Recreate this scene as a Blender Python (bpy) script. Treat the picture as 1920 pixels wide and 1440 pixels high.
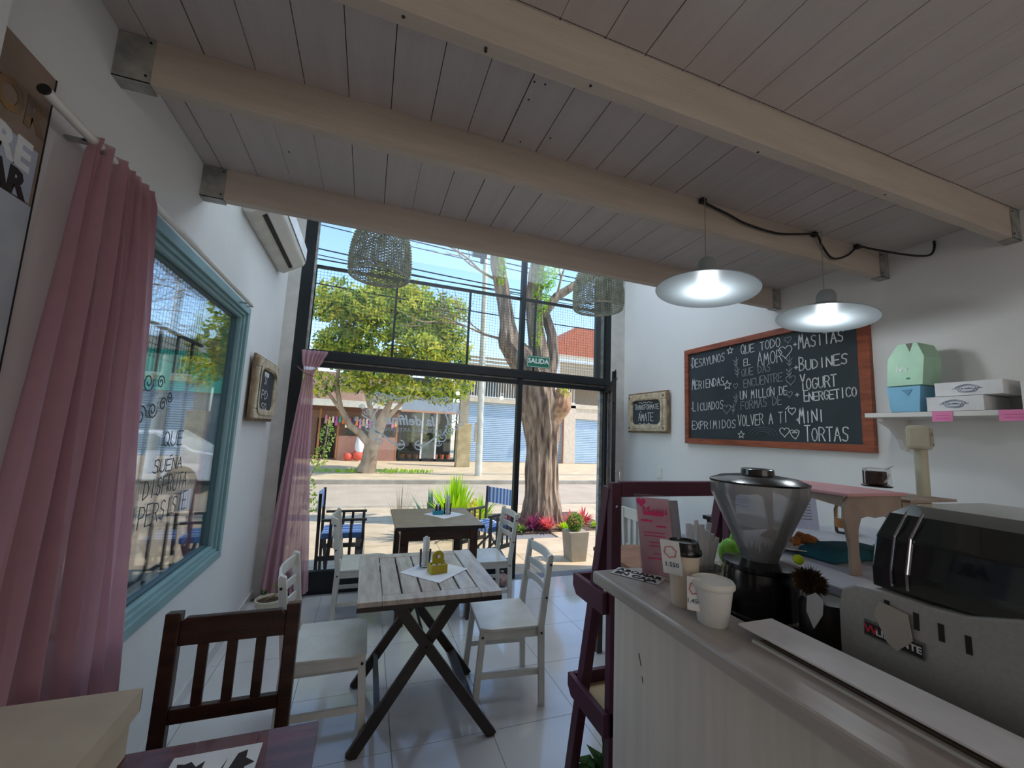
import bpy, math, random
import numpy as np
from mathutils import Vector, Matrix
random.seed(7)
rnd = random.Random(11)
for o in list(bpy.data.objects): bpy.data.objects.remove(o)
scn = bpy.context.scene
COL = scn.collection
PI = math.pi
# ------------------------------------------------------------ camera
cam_d = bpy.data.cameras.new('camera'); cam = bpy.data.objects.new('camera', cam_d); COL.objects.link(cam)
cam_d.sensor_width = 36; cam_d.lens = 36*756.57/1920; cam_d.clip_start = .02; cam_d.clip_end = 300
Rm = Matrix(((0.9413585, 0.081368, 0.32744988), (-0.33449802, 0.09787164, 0.93730049), (0.04421821, -0.99186712, 0.11934974)))
cr, cd, cf = Rm.col[0], Rm.col[1], Rm.col[2]
M4 = Matrix(((cr.x, -cd.x, -cf.x, 0), (cr.y, -cd.y, -cf.y, 0), (cr.z, -cd.z, -cf.z, 1.6), (0, 0, 0, 1)))
cam.matrix_world = M4
scn.camera = cam
# ------------------------------------------------------------ world, sun, fill lights, exposure
SUN_EL, SUN_AZ = math.radians(50), math.radians(-16)      # azimuth measured from +X towards +Y
w = bpy.data.worlds.new('sky'); scn.world = w; w.use_nodes = True
nt = w.node_tree; nt.nodes.clear()
sky = nt.nodes.new('ShaderNodeTexSky'); sky.sky_type = 'NISHITA'; sky.sun_disc = False
sky.sun_elevation = SUN_EL; sky.sun_rotation = PI/2-SUN_AZ; sky.air_density = 1.0; sky.dust_density = .15; sky.ozone_density = 3.0
bg = nt.nodes.new('ShaderNodeBackground'); bg.inputs[1].default_value = .36
wo = nt.nodes.new('ShaderNodeOutputWorld')
nt.links.new(sky.outputs[0], bg.inputs[0]); nt.links.new(bg.outputs[0], wo.inputs[0])
sl = bpy.data.lights.new('sun', 'SUN'); sl.energy = 4.6; sl.angle = .01; sl.color = (1, .93, .82)
so = bpy.data.objects.new('sun', sl); COL.objects.link(so)
sdir = Vector((math.cos(SUN_EL)*math.cos(SUN_AZ), math.cos(SUN_EL)*math.sin(SUN_AZ), math.sin(SUN_EL)))
so.rotation_euler = sdir.to_track_quat('Z', 'Y').to_euler(); so.location = (30, -8, 30)
def area(name, loc, aim, sx, sy, e, col):
    l = bpy.data.lights.new(name, 'AREA'); l.shape = 'RECTANGLE'; l.size = sx; l.size_y = sy; l.energy = e; l.color = col
    o = bpy.data.objects.new(name, l); COL.objects.link(o); o.location = loc
    o.rotation_euler = (Vector(loc)-Vector(aim)).to_track_quat('Z', 'Y').to_euler()
area('back_room_fill', (1.1, -2.85, 1.7), (1.1, 2, .7), 2.6, 1.6, 17, (1, .95, .9))  # unseen area lamp added behind the camera to brighten the room
area('high_ceiling_fill', (1.1, 3.35, 4.08), (1.1, 3.2, 0), 3.0, 1.4, 44, (.70, .84, 1))  # added cool fill, out of view, lifting floor and walls by the shop front
area('rear_ceiling_fill', (1.1, -1.6, 2.6), (1.1, -1.6, 0), 1.2, 1.2, 4, (1, .93, .85))  # weak extra fill under the rear ceiling, no fitting modelled
scn.view_settings.view_transform = 'Standard'; scn.view_settings.look = 'None'
scn.view_settings.exposure = 0.3; scn.view_settings.gamma = 1; scn.view_settings.use_curve_mapping = False

# ------------------------------------------------------------ materials
def lin(c):
    return tuple(((x/255)/12.92 if x/255 <= .04045 else ((x/255+.055)/1.055)**2.4) for x in c)+(1,)
MATS = {}
def mat(name, c, rough=.6, metal=0, c2=None, scale=8, stretch=(1, 1, 1), bump=0, bscale=60, coat=0, trans=0, emis=0, spec=.5, detail=4, lo=.35, hi=.65, ior=1.45):
    if name in MATS: return MATS[name]
    m = bpy.data.materials.new(name); m.use_nodes = True; nt = m.node_tree; b = nt.nodes['Principled BSDF']
    b.inputs['Roughness'].default_value = rough; b.inputs['Metallic'].default_value = metal
    b.inputs['Specular IOR Level'].default_value = spec; b.inputs['Coat Weight'].default_value = coat
    b.inputs['Transmission Weight'].default_value = trans; b.inputs['IOR'].default_value = ior
    b.inputs['Base Color'].default_value = lin(c); m.diffuse_color = lin(c)
    tc = nt.nodes.new('ShaderNodeTexCoord'); mp = nt.nodes.new('ShaderNodeMapping'); mp.inputs['Scale'].default_value = stretch
    nt.links.new(tc.outputs['Object'], mp.inputs[0])
    c2 = c2 or tuple(max(0, x*.93) for x in c)
    n = nt.nodes.new('ShaderNodeTexNoise'); n.inputs['Scale'].default_value = scale; n.inputs['Detail'].default_value = detail
    r = nt.nodes.new('ShaderNodeValToRGB'); r.color_ramp.elements[0].color = lin(c); r.color_ramp.elements[1].color = lin(c2)
    r.color_ramp.elements[0].position = lo; r.color_ramp.elements[1].position = hi
    nt.links.new(mp.outputs[0], n.inputs[0]); nt.links.new(n.outputs[0], r.inputs[0]); nt.links.new(r.outputs[0], b.inputs['Base Color'])
    if bump:
        n2 = nt.nodes.new('ShaderNodeTexNoise'); n2.inputs['Scale'].default_value = bscale; n2.inputs['Detail'].default_value = 5
        bp = nt.nodes.new('ShaderNodeBump'); bp.inputs['Strength'].default_value = bump; bp.inputs['Distance'].default_value = .03 if name == 'bark' else .01
        nt.links.new(mp.outputs[0], n2.inputs[0]); nt.links.new(n2.outputs[0], bp.inputs['Height']); nt.links.new(bp.outputs[0], b.inputs['Normal'])
    if emis:
        b.inputs['Emission Color'].default_value = lin(c); b.inputs['Emission Strength'].default_value = emis
    MATS[name] = m; return m
def mix_mat(name, build):
    m = bpy.data.materials.new(name); m.use_nodes = True; nt = m.node_tree; nt.nodes.clear()
    out = nt.nodes.new('ShaderNodeOutputMaterial'); sh = build(nt); nt.links.new(sh, out.inputs[0]); MATS[name] = m; return m
def glass_build(tint, refl, rough=.02):
    def f(nt):
        t = nt.nodes.new('ShaderNodeBsdfTransparent'); t.inputs[0].default_value = tint
        g = nt.nodes.new('ShaderNodeBsdfGlossy'); g.inputs['Roughness'].default_value = rough
        fr = nt.nodes.new('ShaderNodeFresnel'); fr.inputs[0].default_value = 1.45
        mu = nt.nodes.new('ShaderNodeMath'); mu.operation = 'MULTIPLY'; mu.inputs[1].default_value = refl; mu.use_clamp = True
        mx = nt.nodes.new('ShaderNodeMixShader')
        nt.links.new(fr.outputs[0], mu.inputs[0]); nt.links.new(mu.outputs[0], mx.inputs[0])
        nt.links.new(t.outputs[0], mx.inputs[1]); nt.links.new(g.outputs[0], mx.inputs[2]); return mx.outputs[0]
    return f
GLASS = mix_mat('pane_glass', glass_build((.96, .98, .98, 1), .8))
CLEAR = mix_mat('clear_plastic', glass_build((.95, .95, .95, 1), 1.2, .05))
def hopper_build(nt):
    t = nt.nodes.new('ShaderNodeBsdfTransparent'); t.inputs[0].default_value = (.93, .93, .94, 1)
    d = nt.nodes.new('ShaderNodeBsdfDiffuse'); d.inputs[0].default_value = (.75, .76, .78, 1)
    g = nt.nodes.new('ShaderNodeBsdfGlossy'); g.inputs['Roughness'].default_value = .12
    fr = nt.nodes.new('ShaderNodeFresnel'); fr.inputs[0].default_value = 1.45
    m1 = nt.nodes.new('ShaderNodeMixShader'); m1.inputs[0].default_value = .26
    mx = nt.nodes.new('ShaderNodeMixShader')
    nt.links.new(t.outputs[0], m1.inputs[1]); nt.links.new(d.outputs[0], m1.inputs[2])
    nt.links.new(fr.outputs[0], mx.inputs[0]); nt.links.new(m1.outputs[0], mx.inputs[1]); nt.links.new(g.outputs[0], mx.inputs[2]); return mx.outputs[0]
HOPPER = mix_mat('cloudy_hopper_plastic', hopper_build)
def sheer_build(c, op):
    def f(nt):
        d = nt.nodes.new('ShaderNodeBsdfDiffuse'); d.inputs[0].default_value = lin(c)
        tl = nt.nodes.new('ShaderNodeBsdfTranslucent'); tl.inputs[0].default_value = lin(c)
        m1 = nt.nodes.new('ShaderNodeMixShader'); m1.inputs[0].default_value = .45
        t = nt.nodes.new('ShaderNodeBsdfTransparent'); m2 = nt.nodes.new('ShaderNodeMixShader')
        tc = nt.nodes.new('ShaderNodeTexCoord'); n = nt.nodes.new('ShaderNodeTexNoise'); n.inputs['Scale'].default_value = 6
        mr = nt.nodes.new('ShaderNodeMapRange'); mr.inputs[1].default_value = .3; mr.inputs[2].default_value = .7
        mr.inputs[3].default_value = op-.08; mr.inputs[4].default_value = op+.06
        nt.links.new(tc.outputs['Object'], n.inputs[0]); nt.links.new(n.outputs[0], mr.inputs[0]); nt.links.new(mr.outputs[0], m2.inputs[0])
        nt.links.new(d.outputs[0], m1.inputs[1]); nt.links.new(tl.outputs[0], m1.inputs[2])
        nt.links.new(t.outputs[0], m2.inputs[1]); nt.links.new(m1.outputs[0], m2.inputs[2]); return m2.outputs[0]
    return f
SHEER = mix_mat('sheer_pink', sheer_build((196, 154, 162), .84))
SHEER2 = mix_mat('sheer_pink_front', sheer_build((222, 182, 192), .9))
def leaf_mat(name, c, c2):
    def f(nt):
        gi = nt.nodes.new('ShaderNodeTexCoord'); n = nt.nodes.new('ShaderNodeTexNoise'); n.inputs['Scale'].default_value = 1.3
        r = nt.nodes.new('ShaderNodeValToRGB'); r.color_ramp.elements[0].color = lin(c); r.color_ramp.elements[1].color = lin(c2)
        r.color_ramp.elements[0].position = .4; r.color_ramp.elements[1].position = .6
        d = nt.nodes.new('ShaderNodeBsdfDiffuse'); tl = nt.nodes.new('ShaderNodeBsdfTranslucent')
        m1 = nt.nodes.new('ShaderNodeMixShader'); m1.inputs[0].default_value = .45
        nt.links.new(gi.outputs['Object'], n.inputs[0]); nt.links.new(n.outputs[0], r.inputs[0])
        nt.links.new(r.outputs[0], d.inputs[0]); nt.links.new(r.outputs[0], tl.inputs[0])
        nt.links.new(d.outputs[0], m1.inputs[1]); nt.links.new(tl.outputs[0], m1.inputs[2]); return m1.outputs[0]
    return mix_mat(name, f)
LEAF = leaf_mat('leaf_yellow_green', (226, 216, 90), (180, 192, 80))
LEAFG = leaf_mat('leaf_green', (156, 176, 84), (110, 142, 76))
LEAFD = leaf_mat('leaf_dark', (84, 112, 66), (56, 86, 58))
LEAFB = leaf_mat('leaf_bright', (196, 226, 40), (150, 200, 40))
LEAFP = leaf_mat('leaf_purple', (150, 60, 92), (92, 62, 96))
LEAFR = leaf_mat('leaf_red', (226, 90, 104), (196, 110, 90))

WALL = mat('wall_paint', (226, 225, 222), .75, c2=(219, 218, 216), scale=1.5, bump=.12, bscale=25)
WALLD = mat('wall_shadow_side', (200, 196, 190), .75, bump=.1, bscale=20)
PLANK = mat('ceiling_plank_paint', (205, 195, 190), .6, c2=(198, 188, 184), scale=3, stretch=(6, .7, 1), bump=.2, bscale=40)
BEAM = mat('beam_paint', (198, 184, 170), .6, c2=(188, 174, 160), scale=4, stretch=(.6, 6, 6), bump=.25, bscale=30)
GALV = mat('galvanised_steel', (176, 172, 164), .5, .25, c2=(130, 132, 130), scale=14)
NAIL = mat('dark_nail', (30, 28, 28), .6)
TILE = mat('porcelain_tile', (206, 205, 204), .13, c2=(198, 196, 194), scale=2.5, spec=.6, coat=.3)
GROUT = mat('grout', (128, 126, 124), .9)
BLACK = mat('black_metal', (14, 20, 24), .42, c2=(20, 27, 31), scale=5)
TEAL = mat('teal_window_paint', (140, 172, 174), .5, c2=(128, 160, 163), scale=4)
TEALD = mat('teal_window_paint_dark', (66, 92, 96), .5)
WHITE = mat('white_paint', (222, 220, 214), .5, c2=(210, 207, 200), scale=5)
WCHAIR = mat('white_chair_paint', (214, 212, 204), .35, c2=(202, 198, 188), scale=9, coat=.2)
BROWN = mat('dark_brown_wood', (66, 38, 24), .4, c2=(44, 26, 18), scale=5, stretch=(1, 1, 5), bump=.15, coat=.25)
ESPR = mat('espresso_wood', (44, 30, 24), .45, c2=(30, 21, 18), scale=6, coat=.15)
REDW = mat('red_brown_table_wood', (112, 62, 58), .32, c2=(84, 46, 46), scale=3, stretch=(2, 14, 2), coat=.35, bump=.08)
GREYW = mat('weathered_tabletop_wood', (192, 180, 168), .4, c2=(160, 146, 134), scale=5, stretch=(7, 1, 2), bump=.15, coat=.2)
TANW = mat('tan_tabletop_wood', (158, 138, 110), .45, c2=(132, 113, 88), scale=5, stretch=(2, 8, 2), bump=.1)
PURP = mat('plum_paint', (86, 38, 58), .5, c2=(74, 32, 50), scale=6)
BEIGE = mat('beige_board', (196, 172, 132), .6)
CTOP = mat('counter_top_laminate', (188, 180, 172), .35, c2=(170, 160, 152), scale=3, stretch=(8, 1, 4), coat=.15)
CPAN = mat('counter_panel', (226, 216, 204), .5, c2=(216, 206, 194), scale=3, stretch=(2, 12, .6), bump=.08)
CHALK = mat('chalk', (226, 228, 228), .9)
CHALKD = mat('faint_chalk', (150, 156, 158), .9)
SLATE = mat('chalkboard_slate', (38, 47, 52), .6, c2=(52, 60, 64), scale=2.2, stretch=(1, 1, 1), bump=.05)
CEDAR = mat('cedar_frame', (160, 84, 54), .45, c2=(122, 60, 38), scale=4, stretch=(2, 1.5, 8), bump=.1)
CREAM = mat('cream_distressed', (206, 194, 170), .65, c2=(170, 150, 122), scale=14, bump=.4, bscale=40)
CREAMD = mat('brown_distressed', (150, 126, 96), .65, c2=(104, 82, 60), scale=12, bump=.3)
PLASTW = mat('white_plastic', (226, 224, 216), .35, c2=(218, 216, 208), scale=6)
DARKP = mat('black_plastic', (14, 14, 16), .22, coat=.3)
CHROME = mat('chrome', (190, 192, 196), .12, 1)
STEEL = mat('machine_grey_steel', (168, 166, 162), .42, .25, c2=(160, 158, 154), scale=120, spec=.6)
SMOKE = mat('smoked_hood', (14, 24, 26), .08, c2=(30, 44, 44), scale=5, coat=.8)
CARD = mat('cardboard_cream', (196, 180, 156), .8, c2=(186, 170, 148), scale=7, bump=.05)
PAPER = mat('white_paper', (232, 232, 232), .8)
PINKP = mat('pink_paper', (236, 140, 186), .8)
PINKT = mat('pink_painted_board', (214, 160, 162), .5, c2=(204, 148, 150), scale=5)
GREIGE = mat('greige_board', (164, 146, 130), .6, c2=(150, 132, 118), scale=12)
YELLOW = mat('mustard_paint', (186, 166, 40), .5, c2=(170, 150, 34), scale=8)
BLUEP = mat('turquoise_paint', (40, 140, 160), .5)
SHADEO = mat('lamp_enamel_outside', (150, 158, 160), .35, c2=(142, 150, 152), scale=6)
SHADEI = mat('lamp_enamel_inside', (178, 210, 236), .7)
BULB = mat('lit_bulb', (255, 244, 225), .3, emis=6)
WICK = mat('wicker_grey', (196, 198, 182), .7, c2=(160, 164, 146), scale=20)
PAVE = mat('terrace_paving', (198, 176, 146), .7, c2=(182, 160, 130), scale=3, bump=.15)
PAVE2 = mat('far_pavement', (204, 180, 146), .8, c2=(188, 164, 130), scale=2)
ASPH = mat('asphalt', (178, 160, 138), .9, c2=(166, 149, 128), scale=1.2, bump=.3, bscale=30)
BARK = mat('bark', (164, 140, 116), .85, c2=(92, 74, 62), scale=16, stretch=(1, 1, .16), bump=1.0, bscale=14)
BARK2 = mat('smooth_bark', (176, 150, 122), .85, c2=(136, 112, 88), scale=5, stretch=(1, 1, .4), bump=.4)
CONC = mat('concrete', (170, 158, 140), .85, c2=(150, 138, 120), scale=3, bump=.2)
SHUT = mat('roller_shutter_paint', (176, 196, 214), .5, c2=(168, 188, 206), scale=3)

# ------------------------------------------------------------ geometry helpers
class G:
    def __init__(s, t=None):
        s.v = []; s.f = []; s.t = t
    def add(s, vs, fs):
        n = len(s.v); s.v += [tuple(v) for v in vs]; s.f += [tuple(i+n for i in f) for f in fs]; return s
    def box(s, x0, x1, y0, y1, z0, z1, m=None):
        vs = [Vector((x, y, z)) for x in (x0, x1) for y in (y0, y1) for z in (z0, z1)]
        if m: vs = [m @ v for v in vs]
        return s.add(vs, [(0, 1, 3, 2), (4, 6, 7, 5), (0, 4, 5, 1), (2, 3, 7, 6), (0, 2, 6, 4), (1, 5, 7, 3)])
    def bar(s, a, b, w, d, up=(0, 0, 1)):
        a, b = Vector(a), Vector(b); dr = (b-a).normalized(); up = Vector(up)
        if abs(dr.dot(up)) > .99: up = Vector((0, 1, 0))
        sx = dr.cross(up).normalized(); sz = sx.cross(dr).normalized()
        vs = [p + sx*i*w/2 + sz*j*d/2 for p in (a, b) for i in (-1, 1) for j in (-1, 1)]
        return s.add(vs, [(0, 1, 3, 2), (4, 6, 7, 5), (0, 4, 5, 1), (2, 3, 7, 6), (0, 2, 6, 4), (1, 5, 7, 3)])
    def tube(s, pts, r, n=8, fn=None):
        P = [Vector(p) for p in pts]; k = len(P); rs = r if isinstance(r, (list, tuple)) else [r]*k
        t0 = (P[1]-P[0]).normalized(); ref = Vector((0, 0, 1)) if abs(t0.z) < .9 else Vector((1, 0, 0))
        nx = t0.cross(ref).normalized(); vs = []; fs = []
        for i, p in enumerate(P):
            t = ((P[min(i+1, k-1)]-P[max(i-1, 0)])).normalized()
            nx = (nx - t*nx.dot(t)).normalized(); ny = t.cross(nx)
            for j in range(n):
                a = 2*PI*j/n; rr = rs[i]*(fn(i, j, a) if fn else 1)
                vs.append(p + nx*math.cos(a)*rr + ny*math.sin(a)*rr)
        for i in range(k-1):
            for j in range(n):
                fs.append((i*n+j, i*n+(j+1) % n, (i+1)*n+(j+1) % n, (i+1)*n+j))
        fs.append(tuple(range(n))[::-1]); fs.append(tuple((k-1)*n+j for j in range(n)))
        return s.add(vs, fs)
    def lathe(s, prof, n=24, c=(0, 0, 0), m=None, close=False):
        vs = []; fs = []; k = len(prof)
        for r, z in prof:
            for j in range(n):
                a = 2*PI*j/n; v = Vector((c[0]+r*math.cos(a), c[1]+r*math.sin(a), c[2]+z)); vs.append(m @ v if m else v)
        for i in range(k-1 if not close else k):
            i2 = (i+1) % k
            for j in range(n): fs.append((i*n+j, i*n+(j+1) % n, i2*n+(j+1) % n, i2*n+j))
        if not close:
            if prof[0][0] > 1e-5: fs.append(tuple(range(n))[::-1])
            if prof[-1][0] > 1e-5: fs.append(tuple((k-1)*n+j for j in range(n)))
        return s.add(vs, fs)
    def prism(s, poly, ax, lo, hi):
        def P(u, v, w):
            return (w, u, v) if ax == 'x' else ((u, w, v) if ax == 'y' else (u, v, w))
        n = len(poly); vs = [P(u, v, lo) for u, v in poly]+[P(u, v, hi) for u, v in poly]
        fs = [tuple(range(n))[::-1], tuple(range(n, 2*n))]+[(i, (i+1) % n, n+(i+1) % n, n+i) for i in range(n)]
        return s.add(vs, fs)
    def sphere(s, c, r, n=12, sc=(1, 1, 1)):
        k = max(4, n//2); prof = [(math.sin(PI*i/k), -math.cos(PI*i/k)) for i in range(k+1)]
        vs = []; fs = []
        for a, z in prof:
            for j in range(n):
                t = 2*PI*j/n; vs.append((c[0]+r*sc[0]*a*math.cos(t), c[1]+r*sc[1]*a*math.sin(t), c[2]+r*sc[2]*z))
        for i in range(k):
            for j in range(n): fs.append((i*n+j, i*n+(j+1) % n, (i+1)*n+(j+1) % n, (i+1)*n+j))
        return s.add(vs, fs)
    def build(s, name, m, parent=None, smooth=False, bevel=0, label=None, cat=None, group=None, kind=None):
        vs = s.v; t = s.t
        loc = Vector((0, 0, 0))
        if t is not None:
            inv = t.matrix_basis.inverted(); vs = [tuple(inv @ Vector(v)) for v in vs]
        elif parent is None and vs:
            a = np.array(vs); lo, hi = a.min(0), a.max(0); loc = Vector(((lo[0]+hi[0])/2, (lo[1]+hi[1])/2, lo[2]))
            vs = [tuple(r) for r in (a-np.array(loc))]
        me = bpy.data.meshes.new(name); me.from_pydata(vs, [], s.f); me.validate()
        import bmesh
        bm = bmesh.new(); bm.from_mesh(me); bmesh.ops.remove_doubles(bm, verts=bm.verts, dist=1e-6) if smooth else None
        bmesh.ops.recalc_face_normals(bm, faces=bm.faces); bm.to_mesh(me); bm.free()
        o = bpy.data.objects.new(name, me); COL.objects.link(o); o.location = loc
        if m is not None: me.materials.append(m)
        if smooth:
            for p in me.polygons: p.use_smooth = True
            try: me.set_sharp_from_angle(angle=math.radians(40))
            except Exception: pass
        if bevel:
            b = o.modifiers.new('bevel', 'BEVEL'); b.width = bevel; b.segments = 2; b.limit_method = 'ANGLE'
        if parent:
            o.parent = parent
            if t is None and parent.parent is None and parent.type == 'MESH': o.location = -parent.location
        if label: o['label'] = label
        if cat: o['category'] = cat
        if group: o['group'] = group
        if kind: o['kind'] = kind
        return o
def B(x0, x1, y0, y1, z0, z1, t=None): return G(t).box(x0, x1, y0, y1, z0, z1)
def thing(name, label, cat, loc=(0, 0, 0), rz=0, group=None):
    o = bpy.data.objects.new(name, None); COL.objects.link(o); o.location = loc; o.rotation_euler = (0, 0, rz); o.empty_display_size = .1
    o.matrix_basis = Matrix.Translation(loc) @ Matrix.Rotation(rz, 4, 'Z')
    o['label'] = label; o['category'] = cat
    if group: o['group'] = group
    return o
def kids(o): return [c for c in bpy.data.objects if c.parent == o]
def dup(o, loc, rz, label, group=None):
    r = o.copy(); COL.objects.link(r); r.matrix_basis = Matrix.Translation(loc) @ Matrix.Rotation(rz, 4, 'Z'); r['label'] = label
    if group: r['group'] = group
    for ch in kids(o):
        c = ch.copy(); COL.objects.link(c); c.parent = r
        for g in kids(ch):
            d = g.copy(); COL.objects.link(d); d.parent = c
    return r
def text_mesh(name, body, size, m, mw, parent=None, t=None, extrude=.001, mirror=False, shear=0, bold=0, label=None, align='CENTER'):
    cu = bpy.data.curves.new(name, 'FONT'); cu.body = body; cu.size = size; cu.extrude = extrude; cu.align_x = align; cu.align_y = 'CENTER'
    cu.shear = shear; cu.offset = bold; cu.resolution_u = 2
    ob = bpy.data.objects.new('tmp', cu); COL.objects.link(ob)
    me = bpy.data.meshes.new_from_object(ob.evaluated_get(bpy.context.evaluated_depsgraph_get()))
    bpy.data.objects.remove(ob); me.name = name
    if mirror: me.transform(Matrix.Scale(-1, 4, (1, 0, 0)))
    me.transform(mw)
    if t is not None: me.transform(t.matrix_basis.inverted())
    me.materials.clear(); me.materials.append(m)
    o = bpy.data.objects.new(name, me); COL.objects.link(o)
    if parent: o.parent = parent
    if label: o['label'] = label
    return o
def frame_m(o, u, v):   # matrix whose x axis is u, y axis is v, at o
    u = Vector(u).normalized(); v = Vector(v).normalized(); n = u.cross(v)
    return Matrix(((u.x, v.x, n.x, o[0]), (u.y, v.y, n.y, o[1]), (u.z, v.z, n.z, o[2]), (0, 0, 0, 1)))
# stroke letters for hand written chalk
SF = {'A': ['00 31 60', '1.4 5.4'], 'B': ['00 01 4.9 5.75 4.55 0.5', '0.5 5.42 6.2 4.05 00'], 'C': ['6.85 41 1.9 0.5 1.1 40 6.15'], 'D': ['00 01 3.95 6.6 5.2 00'],
      'E': ['61 01 00 60', '0.5 5.5'], 'F': ['61 01 00', '0.5 5.5'], 'G': ['6.85 41 1.9 0.5 1.1 40 6.2 6.45 4.45'], 'I': ['30 31'], 'L': ['01 00 60'],
      'M': ['00 11 3.4 51 60'], 'N': ['00 01 60 61'], 'O': ['31 1.85 0.5 1.12 30 5.12 6.5 5.85 31'], 'P': ['00 01 4.95 6.72 4.5 0.48'],
      'Q': ['31 1.85 0.5 1.12 30 5.12 6.5 5.85 31', '4.25 7-.05'], 'R': ['00 01 4.95 6.72 4.5 0.48', '3.48 60'], 'S': ['6.88 41 1.9 1.62 5.42 5.12 30 0.12'],
      'T': ['01 61', '31 30'], 'U': ['01 0.2 20 40 6.2 61'], 'V': ['01 30 61'], 'X': ['01 60', '00 61'], 'Y': ['01 3.5 61', '3.5 30'], 'D ': [], '*': ['1.3 3.5', '3.3 1.5'],
      'I-': ['30 3.7', '3.9 31']}
def strokes(ch):
    out = []
    for s in SF.get(ch, []):
        pts = []
        for p in s.split():
            pts.append((int(p[0])/10, float(p[1:])))
        out.append(pts)
    return out
def write(g, text, o, u, v, h, width, n, th=.004, jit=.02, first=1.0):
    """chalk strokes: text starts at o, runs along u over width, letters h high along v"""
    o, u, v, n = Vector(o), Vector(u).normalized(), Vector(v).normalized(), Vector(n)
    k = len(text); adv = width/(k-.15)
    for i, ch in enumerate(text):
        hh = h*(first if i == 0 else 1)*(1+rnd.uniform(-.06, .06)); dy = rnd.uniform(-jit, jit)*h
        for st in strokes(ch):
            P = [o+u*(i*adv+x/.6*adv*.78)+v*(y*hh+dy)+n*.002 for x, y in st]
            for a, b in zip(P, P[1:]):
                e = (b-a).normalized()*th*.4; g.bar(a-e, b+e, th, .0015, up=n)
def poly_line(g, pts, o, u, v, n, th):
    o, u, v, n = Vector(o), Vector(u), Vector(v), Vector(n)
    P = [o+u*a+v*b+n*.002 for a, b in pts]
    for a, b in zip(P, P[1:]):
        if (b-a).length > 1e-5: g.bar(a, b, th, .0015, up=n)
def heart(s): return [(s*.5*math.sin(t)**3, s*.42*(13*math.cos(t)-5*math.cos(2*t)-2*math.cos(3*t)-math.cos(4*t))/13) for t in [i*2*PI/16 for i in range(17)]]
def star(s): return [((s if i % 2 == 0 else s*.42)*math.sin(i*PI/5), (s if i % 2 == 0 else s*.42)*math.cos(i*PI/5)) for i in range(11)]
def spiral(r, turns=1.6, a0=0, sgn=1, n=22): return [(r*(1-.8*i/n)*math.cos(a0+sgn*turns*2*PI*i/n), r*(1-.8*i/n)*math.sin(a0+sgn*turns*2*PI*i/n)) for i in range(n+1)]
def leaves(name, m, cs, n, size, parent=None, t=None, kind='stuff', jitter=1, **kw):
    """n leaf blades in ellipsoid clusters cs = [(cx,cy,cz,rx,ry,rz)]"""
    g = np.random.default_rng(abs(hash_s(name+str(cs[0])+str(n))) % 10000); C = np.array(cs); wgt = (C[:, 3]*C[:, 4]*C[:, 5])**.67; idx = g.choice(len(C), n, p=wgt/wgt.sum())
    d = g.normal(size=(n, 3)); d /= np.linalg.norm(d, axis=1)[:, None]; rad = g.uniform(.45, 1.0, n)**.6
    P = C[idx, :3]+d*rad[:, None]*C[idx, 3:6]
    a = g.normal(size=(n, 3)); a /= np.linalg.norm(a, axis=1)[:, None]; b = np.cross(a, g.normal(size=(n, 3))); b /= np.linalg.norm(b, axis=1)[:, None]
    s = size*g.uniform(.6, 1.25, n)[:, None]
    V = np.stack([P-a*s*.5, P+b*s*.22, P+a*s*.5, P-b*s*.22], 1).reshape(-1, 3)
    if t is not None: V = V-np.array(t.location)
    me = bpy.data.meshes.new(name); F = [(4*i, 4*i+1, 4*i+2, 4*i+3) for i in range(n)]
    me.from_pydata(V.tolist(), [], F); me.materials.append(m)
    o = bpy.data.objects.new(name, me); COL.objects.link(o)
    if parent: o.parent = parent
    if kind: o['kind'] = kind
    return o
def hash_s(s):
    h = 0
    for c in s: h = (h*31+ord(c)) % 1000003
    return h
def struct(o, label=None):
    o['kind'] = 'structure'
    if label: o['label'] = label
    return o
def blades(g, c, n, L, w, spread=1, up=.6, seed=1, droop=.3):
    r = random.Random(seed)
    for i in range(n):
        a = r.uniform(0, 2*PI); l = L*r.uniform(.6, 1.1); tilt = r.uniform(.1, 1)*spread
        d = Vector((math.cos(a)*tilt, math.sin(a)*tilt, up+r.uniform(0, .5))).normalized(); sd = d.cross(Vector((0, 0, 1))).normalized()*w
        p = Vector(c); q = p+d*l*.55; e = p+d*l-Vector((0, 0, droop*l*tilt))
        g.add([p-sd*.4, p+sd*.4, q+sd, q-sd, e], [(0, 1, 2, 3), (3, 2, 4)])

# ============================================================ SETTING
XL, XR, YF, ZC = -.87, 3.07, 4.40, 2.85
fl = struct(B(XL-.3, XR+.3, -3.2, 4.52, -.06, -.006).build('floor', GROUT), 'glossy pale porcelain tile floor of the room')
gx = [.24+.52*k for k in range(-3, 7)]; gy = [2.262+.52*k for k in range(-8, 5)]
tmesh = {}
for i in range(len(gx)-1):
    for j in range(len(gy)-1):
        x0, x1 = max(gx[i], XL), min(gx[i+1], XR); y0, y1 = gy[j], min(gy[j+1], 4.45)
        if x1-x0 < .03 or y1-y0 < .03 or y1 < .3: continue
        B(x0+.0015, x1-.0015, y0+.0015, y1-.0015, -.006, 0).build('tile', TILE, fl).location = (-fl.location)
struct(B(XL-.02, XR+.02, -3.02, 1.0, -.0058, -.0005).build('floor_rear', TILE), 'pale tiled floor continuing behind the viewer')
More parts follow.
